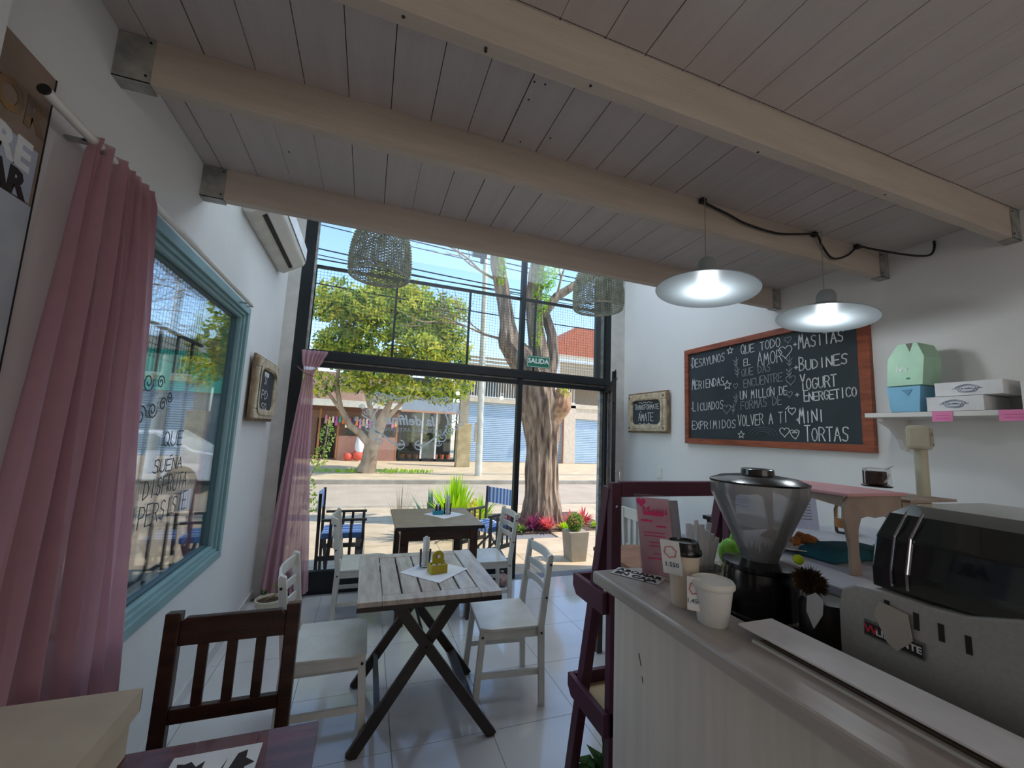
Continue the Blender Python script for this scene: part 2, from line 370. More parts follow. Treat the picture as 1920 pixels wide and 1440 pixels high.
# left wall with window opening y 1.45..3.30, z .69..2.40
WY0, WY1, WZ0, WZ1 = 1.62, 3.30, .69, 2.40
g = G()
g.box(XL-.1, XL, -3.1, WY0, 0, 4.1).box(XL-.1, XL, WY1, 4.55, 0, 4.1).box(XL-.1, XL, WY0, WY1, 0, WZ0).box(XL-.1, XL, WY0, WY1, WZ1, 4.1)
struct(g.build('wall_left', WALL), 'white painted left wall with the large window')
struct(B(XR, XR+.2, -3.1, 4.55, 0, 4.1).build('wall_right', WALL), 'white painted right wall with the big chalkboard')
struct(B(XL-.2, XR+.2, -3.2, -3.0, 0, 4.1).build('wall_back', WALL), 'white wall behind the viewer')
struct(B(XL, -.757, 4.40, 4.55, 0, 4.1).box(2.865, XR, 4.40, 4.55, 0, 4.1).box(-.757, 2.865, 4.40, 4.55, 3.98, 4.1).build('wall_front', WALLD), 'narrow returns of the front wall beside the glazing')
struct(B(XL, XL+.07, .2, 1.1, 0, ZC).build('trim_1', WALL), 'pale pilaster at the left edge')
struct(B(XL, XR, 2.34, 2.45, ZC+.02, 4.1).build('wall_upper', WALL), 'white upstand above the last ceiling beam')
struct(B(XL-.2, XR+.2, 2.3, 4.6, 4.1, 4.2).build('ceiling_upper', WALL), 'high ceiling over the shop front')
struct(B(XL, XL+.012, 1.2, 4.40, 0, .08).build('baseboard_left', TILE), 'low tiled skirting of the left wall')
# ceiling of planks between beams
cl = struct(B(XL, XR, -3.0, 2.34, ZC+.02, ZC+.09).build('ceiling', mat('dark_ceiling_gap', (40, 36, 34), .9)), 'white painted plank ceiling')
def planks(y0, y1, off, skip=()):
    xs = [XL]; x = .449-.155*9+off
    while x < XR-.02:
        if x > XL+.03: xs.append(x+rnd.uniform(-.002, .002))
        x += .155
    xs.append(XR)
    for i, (a, b) in enumerate(zip(xs, xs[1:])):
        gp = .0022 if rnd.random() < .6 else .0008
        o = B(a+gp, b-gp, y0, y1, ZC-rnd.uniform(0, .002), ZC+.019).build('ceiling_plank', PLANK, cl); o.location = -cl.location
planks(2.30-.745, 2.335, .0); planks(.99, 1.555, 0); planks(-2.99, .985, 0)
for yb in (.992, 1.552, 2.276):
    bm_ = B(XL+.001, XR-.001, yb, yb+.048, 2.69, ZC).build('ceiling_beam', BEAM, cl, bevel=.003); bm_.location = -cl.location
    for xa, xb in ((XL+.001, XL+.10), (XR-.085, XR-.001)):
        g = G(); g.box(xa, xb, yb-.004, yb-.0005, 2.685, ZC-.003).box(xa, xb, yb-.004, yb+.052, 2.684, 2.689)
        k = g.build('steel_bracket', GALV, bm_)
        sx = (xb-.012) if xa < 1 else (xa+.012)
        g = G()
        for z in (2.71, 2.83): g.lathe([(.004, 0), (.004, .003)], 8, m=Matrix.Translation((sx, yb-.004, z)) @ Matrix.Rotation(PI/2, 4, 'X'))
        g.build('screws', NAIL, bm_)
g = G()
for x, y in ((.23, 1.015), (.232, 1.024), (.0, 1.012), (.57, 1.012), (2.02, 1.014), (1.3, 1.03)): g.lathe([(.005, 2.6885), (.005, 2.6895)], 8, c=(x, y, 0))
for x, y in ((.46, 1.22), (.50, 1.215), (.47, 1.3), (.63, 1.45), (.52, 1.52), (-.45, 2.0)): g.lathe([(.004, ZC-.003), (.004, ZC)], 8, c=(x, y, 0))
o = g.build('nail_heads', NAIL, cl); o.location = -cl.location; o['kind'] = 'stuff'

# ---- left window (window_1)
w1 = struct(G().box(XL-.03, XL+.012, WY0, WY1, WZ1-.05, WZ1).box(XL-.03, XL+.012, WY0, WY1, WZ0, WZ0+.05).box(XL-.03, XL+.012, WY1-.05, WY1, WZ0+.05, WZ1-.05).box(XL-.03, XL+.012, WY0, WY0+.05, WZ0+.05, WZ1-.05).build('window_1', TEAL, bevel=.003), 'large window with pale teal frame in the left wall')
def wpart(g, name, m, **k):
    o = g.build(name, m, w1, **k); o.location = -w1.location; return o
a, b, c, d = WY0+.05, WY1-.05, WZ0+.05, WZ1-.05
def ring(x0, x1, a, b, c, d, t):
    return G().box(x0, x1, a, b, d-t, d).box(x0, x1, a, b, c, c+t).box(x0, x1, b-t, b, c+t, d-t).box(x0, x1, a, a+t, c+t, d-t)
wpart(ring(XL-.03, XL-.004, a, b, c, d, .022), 'inner_frame', TEAL, bevel=.002)
wpart(ring(XL-.05, XL-.018, a+.022, b-.022, c+.022, d-.022, .02), 'sash', TEAL, bevel=.002)
wpart(ring(XL-.075, XL-.045, a+.042, b-.042, c+.042, d-.042, .012), 'gasket', TEALD)
wpart(B(XL-.064, XL-.06, a+.05, b-.05, c+.05, d-.05), 'pane', GLASS)
g = G(); y = 2.33
LW = mat('window_lettering', (70, 78, 84), .8)
for txt, y0, y1, z, h in (('DISFRUTA', 2.30, 2.76, 1.225, .085), ('PERSISTE', 2.29, 2.80, 1.10, .095), ('SUENA', 2.36, 2.67, 1.335, .06), ('QUE', 2.42, 2.64, 1.46, .07)):
    write(g, txt, (XL-.057, y0, z), (0, 1, .0), (0, 0, 1), h, y1-y0, (1, 0, 0), .005)
g.bar((XL-.056, 2.515, 1.405), (XL-.056, 2.545, 1.412), .005, .0015, (1, 0, 0)); wpart(g, 'window_lettering', LW)
g = G()
for cy, cz, r, s in ((2.17, 1.60, .05, 1), (2.27, 1.63, .04, -1), (2.36, 1.66, .035, 1), (2.2, 1.75, .045, -1), (2.31, 1.76, .035, 1), (2.42, 1.70, .03, -1), (2.12, 1.50, .04, 1)):
    poly_line(g, [(p[0]+cy, p[1]+cz) for p in spiral(r, 1.5, 0, s)], (XL-.057, 0, 0), (0, 1, 0), (0, 0, 1), (1, 0, 0), .006)
wpart(g, 'scroll_decal', LW)
# outside security bars and mesh of that window
t = thing('window_grille', 'dark iron bars and fine mesh outside the left window', 'grille', (XL-.35, 2.5, .5))
for k in range(9):
    yy = 1.55+k*.235; B(XL-.36, XL-.345, yy, yy+.016, .55, 2.15, t).build('bar', BLACK, t)
B(XL-.362, XL-.343, 1.4, 3.6, 2.13, 2.15, t).build('rail', BLACK, t); B(XL-.362, XL-.343, 1.4, 3.6, .62, .64, t).build('rail', BLACK, t)
g = G(t)
for k in range(56): g.box(XL-.36, XL-.357, 1.45+k*.038, 1.4525+k*.038, 1.95, 2.7)
for k in range(20): g.box(XL-.36, XL-.357, 1.45, 3.55, 1.95+k*.038, 1.9525+k*.038)
g.build('wire_mesh', BLACK, t, kind='stuff')

# ---- shop front (window_2 above and beside, door_1)
w2 = struct(B(-.757, -.649, YF, YF+.06, 0, 3.98).build('window_2', BLACK), 'black steel framed shop front glazing')
def fpart(g, name, m=BLACK, **k):
    o = g.build(name, m, w2, **k); o.location = -w2.location; return o
fpart(B(1.612, 1.668, YF-.01, YF+.06, 0, 3.98), 'mullion')
fpart(B(2.79, 2.865, YF, YF+.06, 0, 3.98), 'mullion')
fpart(B(2.66, 2.72, YF+.03, YF+.08, 2.3, 3.98), 'mullion')
fpart(B(2.735, 2.775, YF+.03, YF+.08, 0, 3.98), 'mullion', GALV)
fpart(B(-.649, 2.79, YF-.03, YF+.06, 2.235, 2.325), 'transom', bevel=.003)
fpart(B(-.649, 2.79, YF+.0, YF+.05, 2.165, 2.215), 'transom')
fpart(B(-.649, 2.79, YF+.02, YF+.04, 2.215, 2.235), 'glazing_strip', GALV)
fpart(B(-.649, 1.612, YF-.005, YF+.05, 0, .205), 'kick_panel')
fpart(B(-.649, -.63, YF+.01, YF+.04, 2.325, 3.98), 'glazing_strip', GALV)
fpart(B(-.649, 1.612, YF+.02, YF+.026, .205, 2.165), 'pane', GLASS)
fpart(B(-.649, 1.612, YF+.02, YF+.026, 2.325, 3.98), 'pane', GLASS)
fpart(B(1.668, 2.79, YF+.02, YF+.026, 2.325, 3.98), 'pane', GLASS)
YG = YF+.10
fpart(B(-.649, 2.72, YG, YG+.025, 3.215, 3.25), 'rail')
fpart(B(-.649, 2.72, YG, YG+.025, 2.33, 2.355), 'rail')
for xx in (-.64, .18, 1.01, 1.84, 2.70): fpart(B(xx-.012, xx+.012, YG, YG+.025, 2.355, 3.215), 'grille_post')
for a, b in ((-.63, .168), (.192, .998), (1.022, 1.60), (1.66, 1.83), (1.852, 2.69)):
    g = G(); nx = int((b-a)/.033); nz = 26
    for i in range(1, nx): xx = a+(b-a)*i/nx; g.box(xx-.0011, xx+.0011, YG+.01, YG+.0125, 2.355, 3.215)
    for i in range(1, nz): zz = 2.355+.86*i/nz; g.box(a, b, YG+.0125, YG+.015, zz-.0011, zz+.0011)
    fpart(g, 'wire_mesh', BLACK, kind='stuff')
# shop name decal on the glass (mirrored, seen from inside)
DEC = mix_mat('white_vinyl', sheer_build((236, 242, 246), .8))
yd = YF+.016
o = text_mesh('shop_name_decal', 'la delfina', .145, DEC, frame_m((.43, yd, 1.675), (1, 0, .0), (0, 0, 1)), w2, mirror=True, shear=.25, bold=.004); o.location = -w2.location
o = text_mesh('shop_name_decal', 'PASTELERIA ARTESANAL', .06, mix_mat('faint_vinyl', sheer_build((220, 226, 228), .6)), frame_m((.43, yd, 1.575), (1, 0, 0), (0, 0, 1)), w2, mirror=True); o.location = -w2.location
g = G()
def scroll(pts, th=.016):
    poly_line(g, pts, (.43, yd, 1.65), (1, 0, 0), (0, 0, 1), (0, -1, 0), th)
for s in (-1, 1):
    arc = [(s*(.36-.30*(k/12)**1.0), -.10-.12*math.sin(k/12*PI*.5)+.02*math.sin(k/12*PI*2)) for k in range(13)]
    scroll(arc, .018)
    scroll([(s*(.33+.06*math.sin(k/10*PI)), .16-.28*k/10) for k in range(11)], .016)
    scroll([(s*(.36+.02*k), -.02+.012*k) for k in range(8)], .014)
    for cx, cz, r, a0, q in ((.10, -.235, .055, PI/2, 1), (.30, -.20, .035, 0, -1), (.34, -.13, .06, PI, 1), (.42, -.06, .045, PI, 1), (.48, -.02, .036, PI, 1), (.54, .02, .03, PI, 1), (.44, .10, .04, 0, -1), (.50, .14, .03, 0, 1), (.40, .19, .045, PI, -1), (.30, .25, .05, 0, 1), (.22, .28, .035, 0, -1), (.36, .28, .03, 0, 1)):
        scroll([(s*(cx+p[0]), cz+p[1]) for p in spiral(r, 1.3, a0, q)], .011)
    scroll([(s*(.02+.30*k/10), .30-.05*math.sin(k/10*PI)) for k in range(11)], .01)
fpart(g, 'scrollwork_decal', DEC)
# open door leaf
dr = struct(G().build('door_1', None), 'black framed glass door leaf standing open into the room'); 
HX, HY, EX, EY = 2.79, 4.38, 2.405, 3.62
dv = Vector((EX-HX, EY-HY, 0)); dl = dv.length; Md = Matrix.Translation((HX, HY, 0)) @ Matrix.Rotation(math.atan2(dv.y, dv.x), 4, 'Z')
bpy.data.objects.remove(dr)
g = G(); g.box(0, .055, -.02, .02, .02, 2.2, Md).box(dl-.07, dl, -.02, .02, .02, 2.29, Md).box(.055, dl-.07, -.02, .02, 2.14, 2.2, Md).box(.055, dl-.07, -.02, .02, .02, .2, Md)
dr = struct(g.build('door_1', BLACK), 'black framed glass door leaf standing open into the room')
o = G().box(.055, dl-.07, -.003, .003, .2, 2.14, Md).build('pane', GLASS, dr); o.location = -dr.location
o = G().tube([Md @ Vector((dl-.03, .02, 1.0)), Md @ Vector((dl-.03, .07, 1.0)), Md @ Vector((dl-.03, .07, 1.25)), Md @ Vector((dl-.03, .02, 1.25))], .008).build('door_handle', CHROME, dr, smooth=True); o.location = -dr.location
o = G().bar(Md @ Vector((.10, .03, 2.235)), Md @ Vector((dl-.12, .045, 2.235)), .012, .028).build('door_closer', GALV, dr); o.location = -dr.location
g = G()
for zz, q in ((1.95, .05), (1.9, .03), (1.7, .035), (1.55, .02), (1.45, .035), (1.35, .03), (1.22, .02)): 
    g.bar(Md @ Vector((dl, 0, zz)), Md @ Vector((dl+q, 0, zz+.004)), .006, .01)
g.bar(Md @ Vector((dl, 0, 2.22)), Md @ Vector((dl+.09, .0, 2.29)), .012, .012)
o = g.build('door_bolts', BLACK, dr); o.location = -dr.location

# ============================================================ EXTERIOR
g = G(); g.box(-14, 16, 4.55, 9.0, -.12, -.045).box(-14, XL-.2, -3, 4.55, -.12, -.045)
tr = struct(g.build('pavement', GROUT), 'sunlit paved terrace and pavement outside the shop')
for i in range(-6, 8):
    for j in range(-5, 6):
        if j < 0 and i >= -1: continue
        if j > 0 and i in (3,) and j in (2, 3): continue
        x0, y0 = -.9+i*.98-(.18 if j < 0 else 0), 4.56+j*.74
        B(x0+.004, x0+.976, y0+.004, y0+.736, -.045, -.03+rnd.uniform(0, .003)).build('paving_slab', PAVE, tr)
struct(B(-14, 16, 8.85, 9.0, -.12, -.02).build('kerb', CONC), 'near concrete kerb')
struct(B(-30, 40, 9.0, 13.0, -.2, -.12).build('street', ASPH), 'sunlit pale asphalt street')
struct(B(-30, 40, 13.0, 13.2, -.2, 0).build('far_kerb', CONC), 'kerb on the far side of the street')
struct(B(-30, 40, 13.2, 22.5, -.2, -.01).build('far_pavement', PAVE2), 'sunlit far pavement in front of the shops')
struct(B(-60, 60, 22.5, 70, -.25, -.05).build('far_ground', PAVE2), 'ground beyond the far shops')
# grass verges
t = thing('grass_verge', 'yellow green grass strip at the foot of the small street tree', 'grass', (.8, 15.2, 0)); t['kind'] = 'stuff'
g = G(t)
r = random.Random(3)
for k in range(240): blades(g, (r.uniform(-1.6, 2.4), r.uniform(14.9, 15.7), 0), 3, .16, .012, seed=k)
g.build('grass', LEAFB, t, kind='stuff')
# small street tree
t = thing('street_tree', 'small street tree with forked pale trunk and round yellow green crown across the street', 'tree', (.13, 15.3, 0))
def wob(seed, amp):
    rr = random.Random(seed); tab = [[rr.uniform(1-amp, 1+amp) for _ in range(40)] for _ in range(40)]
    return lambda i, j, a: tab[i % 40][j % 40]
G(t).tube([(.05, 15.3, -.02), (.12, 15.3, .3), (.18, 15.3, .9), (.30, 15.3, 1.45), (.42, 15.3, 1.7), (.62, 15.3, 2.3), (.8, 15.3, 3.0), (.9, 15.3, 4)], [.36, .27, .24, .25, .2, .12, .08, .05], 12, wob(1, .05)).build('trunk', BARK2, t, smooth=True)
for pts, rs in (([(.1, 15.25, .95), (-.25, 15.2, 1.35), (-.6, 15.2, 1.6), (-.95, 15.2, 2.2), (-1.15, 15.2, 3.0), (-1.1, 15.2, 4.2)], [.14, .12, .11, .09, .07, .04]), ([(-.85, 15.2, 2.0), (-1.4, 15.2, 2.7), (-1.9, 15.2, 3.6)], [.07, .05, .03]), ([(.28, 15.3, 1.5), (.05, 15.4, 2.2), (-.25, 15.4, 3.0), (-.35, 15.4, 4.4)], [.13, .09, .07, .04]), ([(.45, 15.3, 1.7), (1.1, 15.3, 2.5), (1.9, 15.3, 3.4)], [.1, .07, .04])):
    G(t).tube(pts, rs, 8, wob(len(rs), .06)).build('branch', BARK2, t, smooth=True)
r = random.Random(5); cs = []
for k in range(64):
    a, b_ = r.uniform(0, 2*PI), r.uniform(-1, 1); q = math.sqrt(1-b_*b_); rr = r.uniform(.45, .95)
    x = .35+3.0*rr*q*math.cos(a); y = 15.3+2.2*rr*q*math.sin(a); z = 5.0+2.4*rr*b_
    if z < 3.1 and x > 1.6: z += .3
    cs.append((x, y, z, .75, .65, .5))
cs += [(-1.7, 15.2, 3.0, .7, .6, .45), (-.6, 15, 3.1, .6, .6, .4), (.3, 15, 2.7, .5, .5, .35), (1.3, 15, 3.0, .8, .6, .4), (2.6, 15.2, 3.0, .9, .6, .45), (3.2, 15.2, 3.4, .6, .6, .5), (2.2, 15, 2.8, .5, .5, .25)]
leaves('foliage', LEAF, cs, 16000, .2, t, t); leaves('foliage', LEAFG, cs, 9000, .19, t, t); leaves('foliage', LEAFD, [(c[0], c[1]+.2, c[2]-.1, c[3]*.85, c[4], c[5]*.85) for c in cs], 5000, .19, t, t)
# trees behind the left part
t = thing('pavement_tree', 'leafy green tree seen through the upper part of the left window', 'tree', (-4.4, 16.5, 0))
G(t).tube([(-4.4, 16.5, 0), (-4.3, 16.5, 2), (-4.5, 16.5, 4), (-4.4, 16.5, 6)], [.2, .16, .12, .06], 8).build('trunk', BARK2, t, smooth=True)
cs = [(-4.6+rnd.uniform(-.9, .9), 16.5+rnd.uniform(-1, 1), 5.0+rnd.uniform(-2.0, 2.2), .6, .6, .6) for k in range(24)]
leaves('foliage', LEAF, cs, 2800, .2, t, t); leaves('foliage', LEAFG, cs, 2600, .2, t, t)
t = thing('bare_tree', 'bare twiggy tree seen through the left window', 'tree', (-8.2, 14.2, 0))
g = G(t); g.tube([(-8.2, 14.2, 0), (-8.1, 14.2, 2.2), (-8.3, 14.2, 3.4)], [.16, .13, .1], 8).build('trunk', BARK2, t, smooth=True)
def twigs(g, p, d, L, r0, depth, rr):
    if depth == 0: return
    q = p+d*L*.5+Vector((rr.uniform(-.05, .05), rr.uniform(-.05, .05), rr.uniform(-.04, .04)))*L
    e = p+d*L+Vector((rr.uniform(-.1, .1), rr.uniform(-.1, .1), rr.uniform(-.1, .1)))*L
    g.tube([p, q, e], [r0, r0*.8, r0*.6], 4)
    for k in range(3):
        nd = (d+Vector((rr.uniform(-.8, .8), rr.uniform(-.8, .8), rr.uniform(-.3, .7)))).normalized(); twigs(g, q if k == 0 else e, nd, L*rr.uniform(.6, .85), r0*.6, depth-1, rr)
g = G(t); rr = random.Random(4)
for k in range(5): twigs(g, Vector((-8.3, 14.2, 3.2)), Vector((rr.uniform(-.8, .8), rr.uniform(-.4, .4), .8)).normalized(), 1.6, .07, 5, rr)
g.build('twigs', BARK2, t, kind='stuff')
# big plane tree on the near pavement
t = thing('plane_tree', 'massive furrowed street tree trunk standing just beyond the terrace', 'tree', (3.13, 7.0, 0))
rr = random.Random(9); ph = [rr.uniform(0, 6.28) for _ in range(8)]
def barkf(i, j, a):
    z = i*.06
    v = .045*math.sin(17*a+ph[0]+1.6*math.sin(z*2.1+ph[1]))+.03*math.sin(29*a+ph[2]+2.2*math.sin(z*3.3+ph[3])+z)+.03*math.sin(11*a+ph[4]-z*1.5)
    return 1+v*(1+.5*math.sin(7*z+5*a))+.04*math.sin(3*a+z*1.3)
def along(keys, step=.06):
    pts = []; rs = []
    for (p, r0), (q, r1) in zip(keys, keys[1:]):
        p, q = Vector(p), Vector(q); n = max(1, int((q-p).length/step))
        for k in range(n): u = k/n; uu = u*u*(3-2*u); pts.append(p.lerp(q, u)); rs.append(r0+(r1-r0)*uu)
    pts.append(Vector(keys[-1][0])); rs.append(keys[-1][1]); return pts, rs
P, R_ = along([((3.14, 7, -.1), .44), ((3.13, 7, .12), .36), ((3.11, 7, .6), .30), ((3.10, 7, 1.3), .285), ((3.06, 7, 1.75), .33), ((2.98, 7, 2.2), .37), ((2.86, 7, 2.6), .36), ((2.78, 7, 2.9), .30)])
G(t).tube(P, R_, 64, barkf).build('trunk', BARK, t, smooth=True)
P, R_ = along([((2.9, 7, 2.55), .28), ((2.62, 7, 2.95), .26), ((2.35, 7, 3.25), .21), ((2.28, 7, 3.7), .14), ((2.2, 7, 4.1), .13), ((2.06, 7, 4.7), .13), ((2.0, 7, 5.4), .12), ((1.7, 7, 6.8), .08)])
G(t).tube(P, R_, 32, barkf).build('limb', BARK, t, smooth=True)
P, R_ = along([((3.02, 7, 2.4), .26), ((2.98, 7, 3.0), .19), ((2.86, 7, 3.6), .16), ((2.8, 7, 4.2), .15), ((2.86, 7, 4.8), .14), ((3.0, 7, 5.6), .12), ((3.2, 7, 7), .08)])
G(t).tube(P, R_, 32, barkf).build('limb', BARK, t, smooth=True)
P, R_ = along([((3.1, 6.95, 2.5), .16), ((3.25, 7, 3.0), .12), ((3.22, 7, 3.5), .1), ((3.05, 7, 3.95), .09), ((3.3, 7, 4.3), .085), ((3.72, 7, 4.62), .075), ((4.3, 7, 5.0), .05)])
G(t).tube(P, R_, 24, barkf).build('limb', BARK, t, smooth=True)
P, R_ = along([((3.1, 6.9, 1.6), .10), ((3.22, 6.85, 1.9), .17), ((3.34, 6.82, 2.15), .21), ((3.38, 6.82, 2.38), .17), ((3.36, 6.85, 2.5), .05)])
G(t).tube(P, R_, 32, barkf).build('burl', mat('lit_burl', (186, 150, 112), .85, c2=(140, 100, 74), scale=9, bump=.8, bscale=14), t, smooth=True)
leaves('ivy', LEAFB, [(2.9, 6.88, 4.3, .2, .14, .5), (3.02, 6.88, 4.8, .25, .15, .5), (2.85, 6.86, 3.5, .1, .1, .5), (2.1, 6.88, 4.6, .1, .1, .35), (3.36, 6.7, 2.35, .12, .08, .12)], 2200, .055, t, t)
leaves('ivy', LEAFG, [(2.9, 6.9, 4.3, .22, .15, .6), (3.02, 6.9, 4.9, .25, .15, .5), (2.75, 6.9, 5.2, .3, .2, .4)], 900, .06, t, t)
g = G(t); rr = random.Random(21)
for p, d in (((2.26, 7, 3.3), (-1, 0, .15)), ((2.1, 7, 4.4), (-1, .1, .5)), ((2.0, 7, 5.2), (-.8, .2, .4)), ((3.7, 7, 4.6), (.5, 0, .6)), ((3.3, 7, 4.3), (.3, 0, 1)), ((2.05, 7, 5), (-.9, -.2, .1))):
    twigs(g, Vector(p), Vector(d).normalized(), .75, .028, 4, rr)
g.build('twigs', BARK2, t, kind='stuff')
def plant(name, label, loc, mt, n, L, wd, seed, sp=1, up=.5, part='leaf_blades', group=None):
    t = thing(name, label, 'plant', loc, 0, group); g = G(t); blades(g, loc, n, L, wd, sp, up, seed); g.build(part, mt, t, kind='stuff'); return t
soil = struct(B(2.2, 4.3, 6.35, 7.9, -.04, -.015).build('tree_pit', mat('soil', (92, 74, 58), .95, bump=.5)), 'soil bed around the big street tree')
k = 0
for x, y, m_, lb in ((2.45, 6.75, LEAFP, 'dark purple leafed plant left of the big tree foot'), (2.75, 6.5, LEAFP, 'purple plant close in front of the big tree foot, left side'), (3.0, 6.45, LEAFR, 'pink leafed plant in front of the middle of the big tree foot'), (3.55, 6.6, LEAFR, 'pink red plant at the right of the big tree foot'), (3.85, 6.75, LEAFR, 'red plant farthest right beside the big tree'), (3.3, 6.42, LEAFB, 'low yellow green plant in front of the big tree'), (2.5, 6.42, LEAFG, 'low green plant at the left edge of the tree bed'), (4.0, 6.5, LEAFB, 'low yellowish plant at the right edge of the tree bed')):
    k += 1; plant('bedding_plant', lb, (x, y, -.02), m_, 70, .34 if k < 6 else .18, .018, k, 1.2, .5)
plant('agave', 'bright yellow green spiky clump behind the terrace table', (1.35, 6.3, -.03), LEAFB, 160, .95, .03, 31, .7, .8)
plant('agave', 'grey green spiky plant left of the bright yellow green clump', (1.02, 6.35, -.03), leaf_mat('leaf_grey', (120, 156, 134), (90, 128, 110)), 60, .75, .03, 32, .8, .7)
plant('agave', 'small yellow green spiky plant beside the striped right armchair', (1.95, 6.9, -.03), LEAFB, 70, .62, .02, 33, .8, .7)
plant('ornamental_grass', 'thin dry grey grass stems behind the terrace table', (.55, 6.3, -.03), mat('dry_grass', (140, 130, 110), .8), 40, .9, .004, 34, .5, 1.0)
plant('bromeliad', 'dusky pink plant between the spiky clumps', (1.75, 6.5, -.03), LEAFP, 60, .42, .018, 35, .9, .6)
t = thing('flowering_shrub', 'yellow blossomed low shrub at the right of the bright clump', 'plant', (1.6, 6.15, -.03))
leaves('foliage', LEAF, [(1.6, 6.15, .35, .16, .16, .22)], 260, .07, t, t)
t = thing('climbing_plant', 'straggly green climber at the left edge of the shop front glass', 'plant', (-.66, 6.2, -.03))
G(t).tube([(-.9, 6.2, 0), (-.75, 6.2, .5), (-.7, 6.2, .85), (-.55, 6.2, 1.2), (-.52, 6.2, 1.6)], .008, 5).build('stem', BARK2, t)
leaves('foliage', LEAFG, [(-.52, 6.2, 1.45, .1, .1, .25), (-.6, 6.2, 1.15, .12, .1, .15), (-.68, 6.2, .7, .1, .1, .2), (-.6, 6.2, .5, .15, .1, .1)], 330, .06, t, t)
t = thing('planter', 'square concrete planter with a green shrub outside the open door', 'planter', (2.72, 4.95, -.03))
G(t).prism([(2.62, -.03), (2.83, -.03), (2.87, .34), (2.58, .34)], 'y', 4.85, 5.08).build('pot', CONC, t, bevel=.005)
leaves('foliage', LEAFG, [(2.72, 4.96, .46, .13, .11, .12), (2.72, 4.96, .38, .1, .1, .06)], 700, .035, t, t); leaves('foliage', LEAFD, [(2.72, 4.97, .44, .12, .1, .11)], 300, .035, t, t)
# utility pole, wires
t = thing('utility_pole', 'tall pale utility pole on the far pavement', 'pole', (3.92, 14.5, 0))
G(t).tube([(3.92, 14.5, -.02), (3.85, 14.5, 4), (3.72, 14.5, 9.5)], [.13, .11, .085], 14).build('shaft', mat('pale_pole_paint', (206, 200, 184), .7, c2=(188, 180, 160), scale=4), t, smooth=True)
B(3.66, 3.76, 14.35, 14.39, 1.2, 1.9, t).build('meter_box', CONC, t)
t = thing('utility_wires', 'bundle of dark overhead wires crossing the sky', 'wires', (0, 13.5, 8)); t['kind'] = 'stuff'
g = G(t)
for k, (z0, z1, y) in enumerate(((9.3, 7.6, 13.5), (9.0, 7.4, 13.4), (8.1, 6.8, 13.4), (7.9, 6.7, 13.5), (6.9, 5.9, 13.5), (9.8, 8.0, 13.5), (7.0, 6.9, 12.6))):
    P = [(-16+36*i/20, y, z0+(z1-z0)*i/20-.6*math.sin(PI*i/20)) for i in range(21)]; g.tube(P, .016 if k % 2 else .022, 4)
g.build('wires', BLACK, t, kind='stuff')
t = thing('wire_junction_box', 'dark junction box hanging from the overhead wires', 'box', (3.2, 13.4, 7.75))
B(3.0, 3.5, 13.3, 13.5, 7.75, 8.0, t).build('housing', BLACK, t); B(3.3, 3.42, 13.3, 13.5, 7.55, 7.75, t).build('bracket', BLACK, t)
# ---- far buildings
YB = 20.5
def shop(name, label, loc): return thing(name, label, 'building', loc)
t = shop('goods_shop', 'shop with brown front and colourful goods hanging under a pale canopy', (-.8, YB, 0))
B(-3.2, 1.45, YB+1.2, YB+1.4, 0, 4.2, t).build('wall', mat('shop_pink_brown', (176, 140, 122), .8), t)
B(-3.2, 1.45, YB-.3, YB+1.3, 2.45, 2.75, t).build('canopy', mat('white_canopy', (226, 220, 206), .7), t)
B(-3.2, 1.45, YB+.2, YB+.4, 2.25, 2.45, t).build('fascia', mat('dark_red_brown', (110, 74, 58), .8), t)
B(-1.25, 1.3, YB+.0, YB+.25, 0, 1.1, t).build('counter_front', mat('clay_panel', (170, 124, 108), .8), t)
B(-1.0, 1.2, YB+.95, YB+1.0, 1.15, 2.0, t).build('shop_window', mat('dim_glass', (56, 62, 62), .2), t)
for xx in (-2.1, -1.3, 1.35): B(xx-.04, xx+.04, YB, YB+.08, 0, 2.3, t).build('post', mat('orange_brown_post', (170, 110, 64), .7), t)
B(-2.3, -1.5, YB+.9, YB+1.0, 0, 1.9, t).build('doorway', mat('dark_doorway', (40, 36, 36), .8), t)
ORD = ['first', 'second', 'third', 'fourth', 'fifth', 'sixth', 'seventh', 'eighth', 'ninth', 'tenth', 'eleventh', 'twelfth', 'thirteenth', 'fourteenth', 'fifteenth', 'sixteenth', 'seventeenth', 'eighteenth', 'nineteenth', 'twentieth', 'twenty-first', 'twenty-second']
GN = ['pink', 'apricot', 'pale rose', 'magenta', 'teal', 'orange', 'cream', 'crimson', 'plum grey', 'light orange']
gc = [(226, 120, 160), (236, 180, 110), (240, 200, 200), (190, 90, 150), (60, 160, 140), (230, 110, 60), (240, 230, 210), (220, 60, 120), (90, 70, 90), (236, 150, 80)]
for i, c_ in enumerate(gc):
    pass
for i in range(22):
    m_ = mat('goods_%d' % (i % 10), gc[i % 10], .8); x = -1.9+i*.148; h_ = rnd.uniform(.28, .5); z1_ = 2.05-rnd.uniform(0, .1)
    o = G().prism([(x, z1_-h_), (x+.12, z1_-h_), (x+.10, z1_-.06), (x+.06, z1_), (x+.02, z1_-.06)], 'y', YB-.1, YB-.02).build('hanging_garment', m_, cat='garment', label=GN[i % 10]+' garment, '+ORD[i]+' from the left in the row under the far shop canopy', group='garments hanging under the far shop canopy')
t2 = thing('toy_display', 'red and white toy display on the pavement by the far shop', 'display', (-.35, YB-.4, 0))
RED = mat('red_toy', (216, 90, 70), .6)
G(t2).sphere((-.35, YB-.4, .25), .25, 10, (1, .8, 1)).sphere((-.75, YB-.4, .18), .2, 10).build('base', RED, t2, smooth=True)
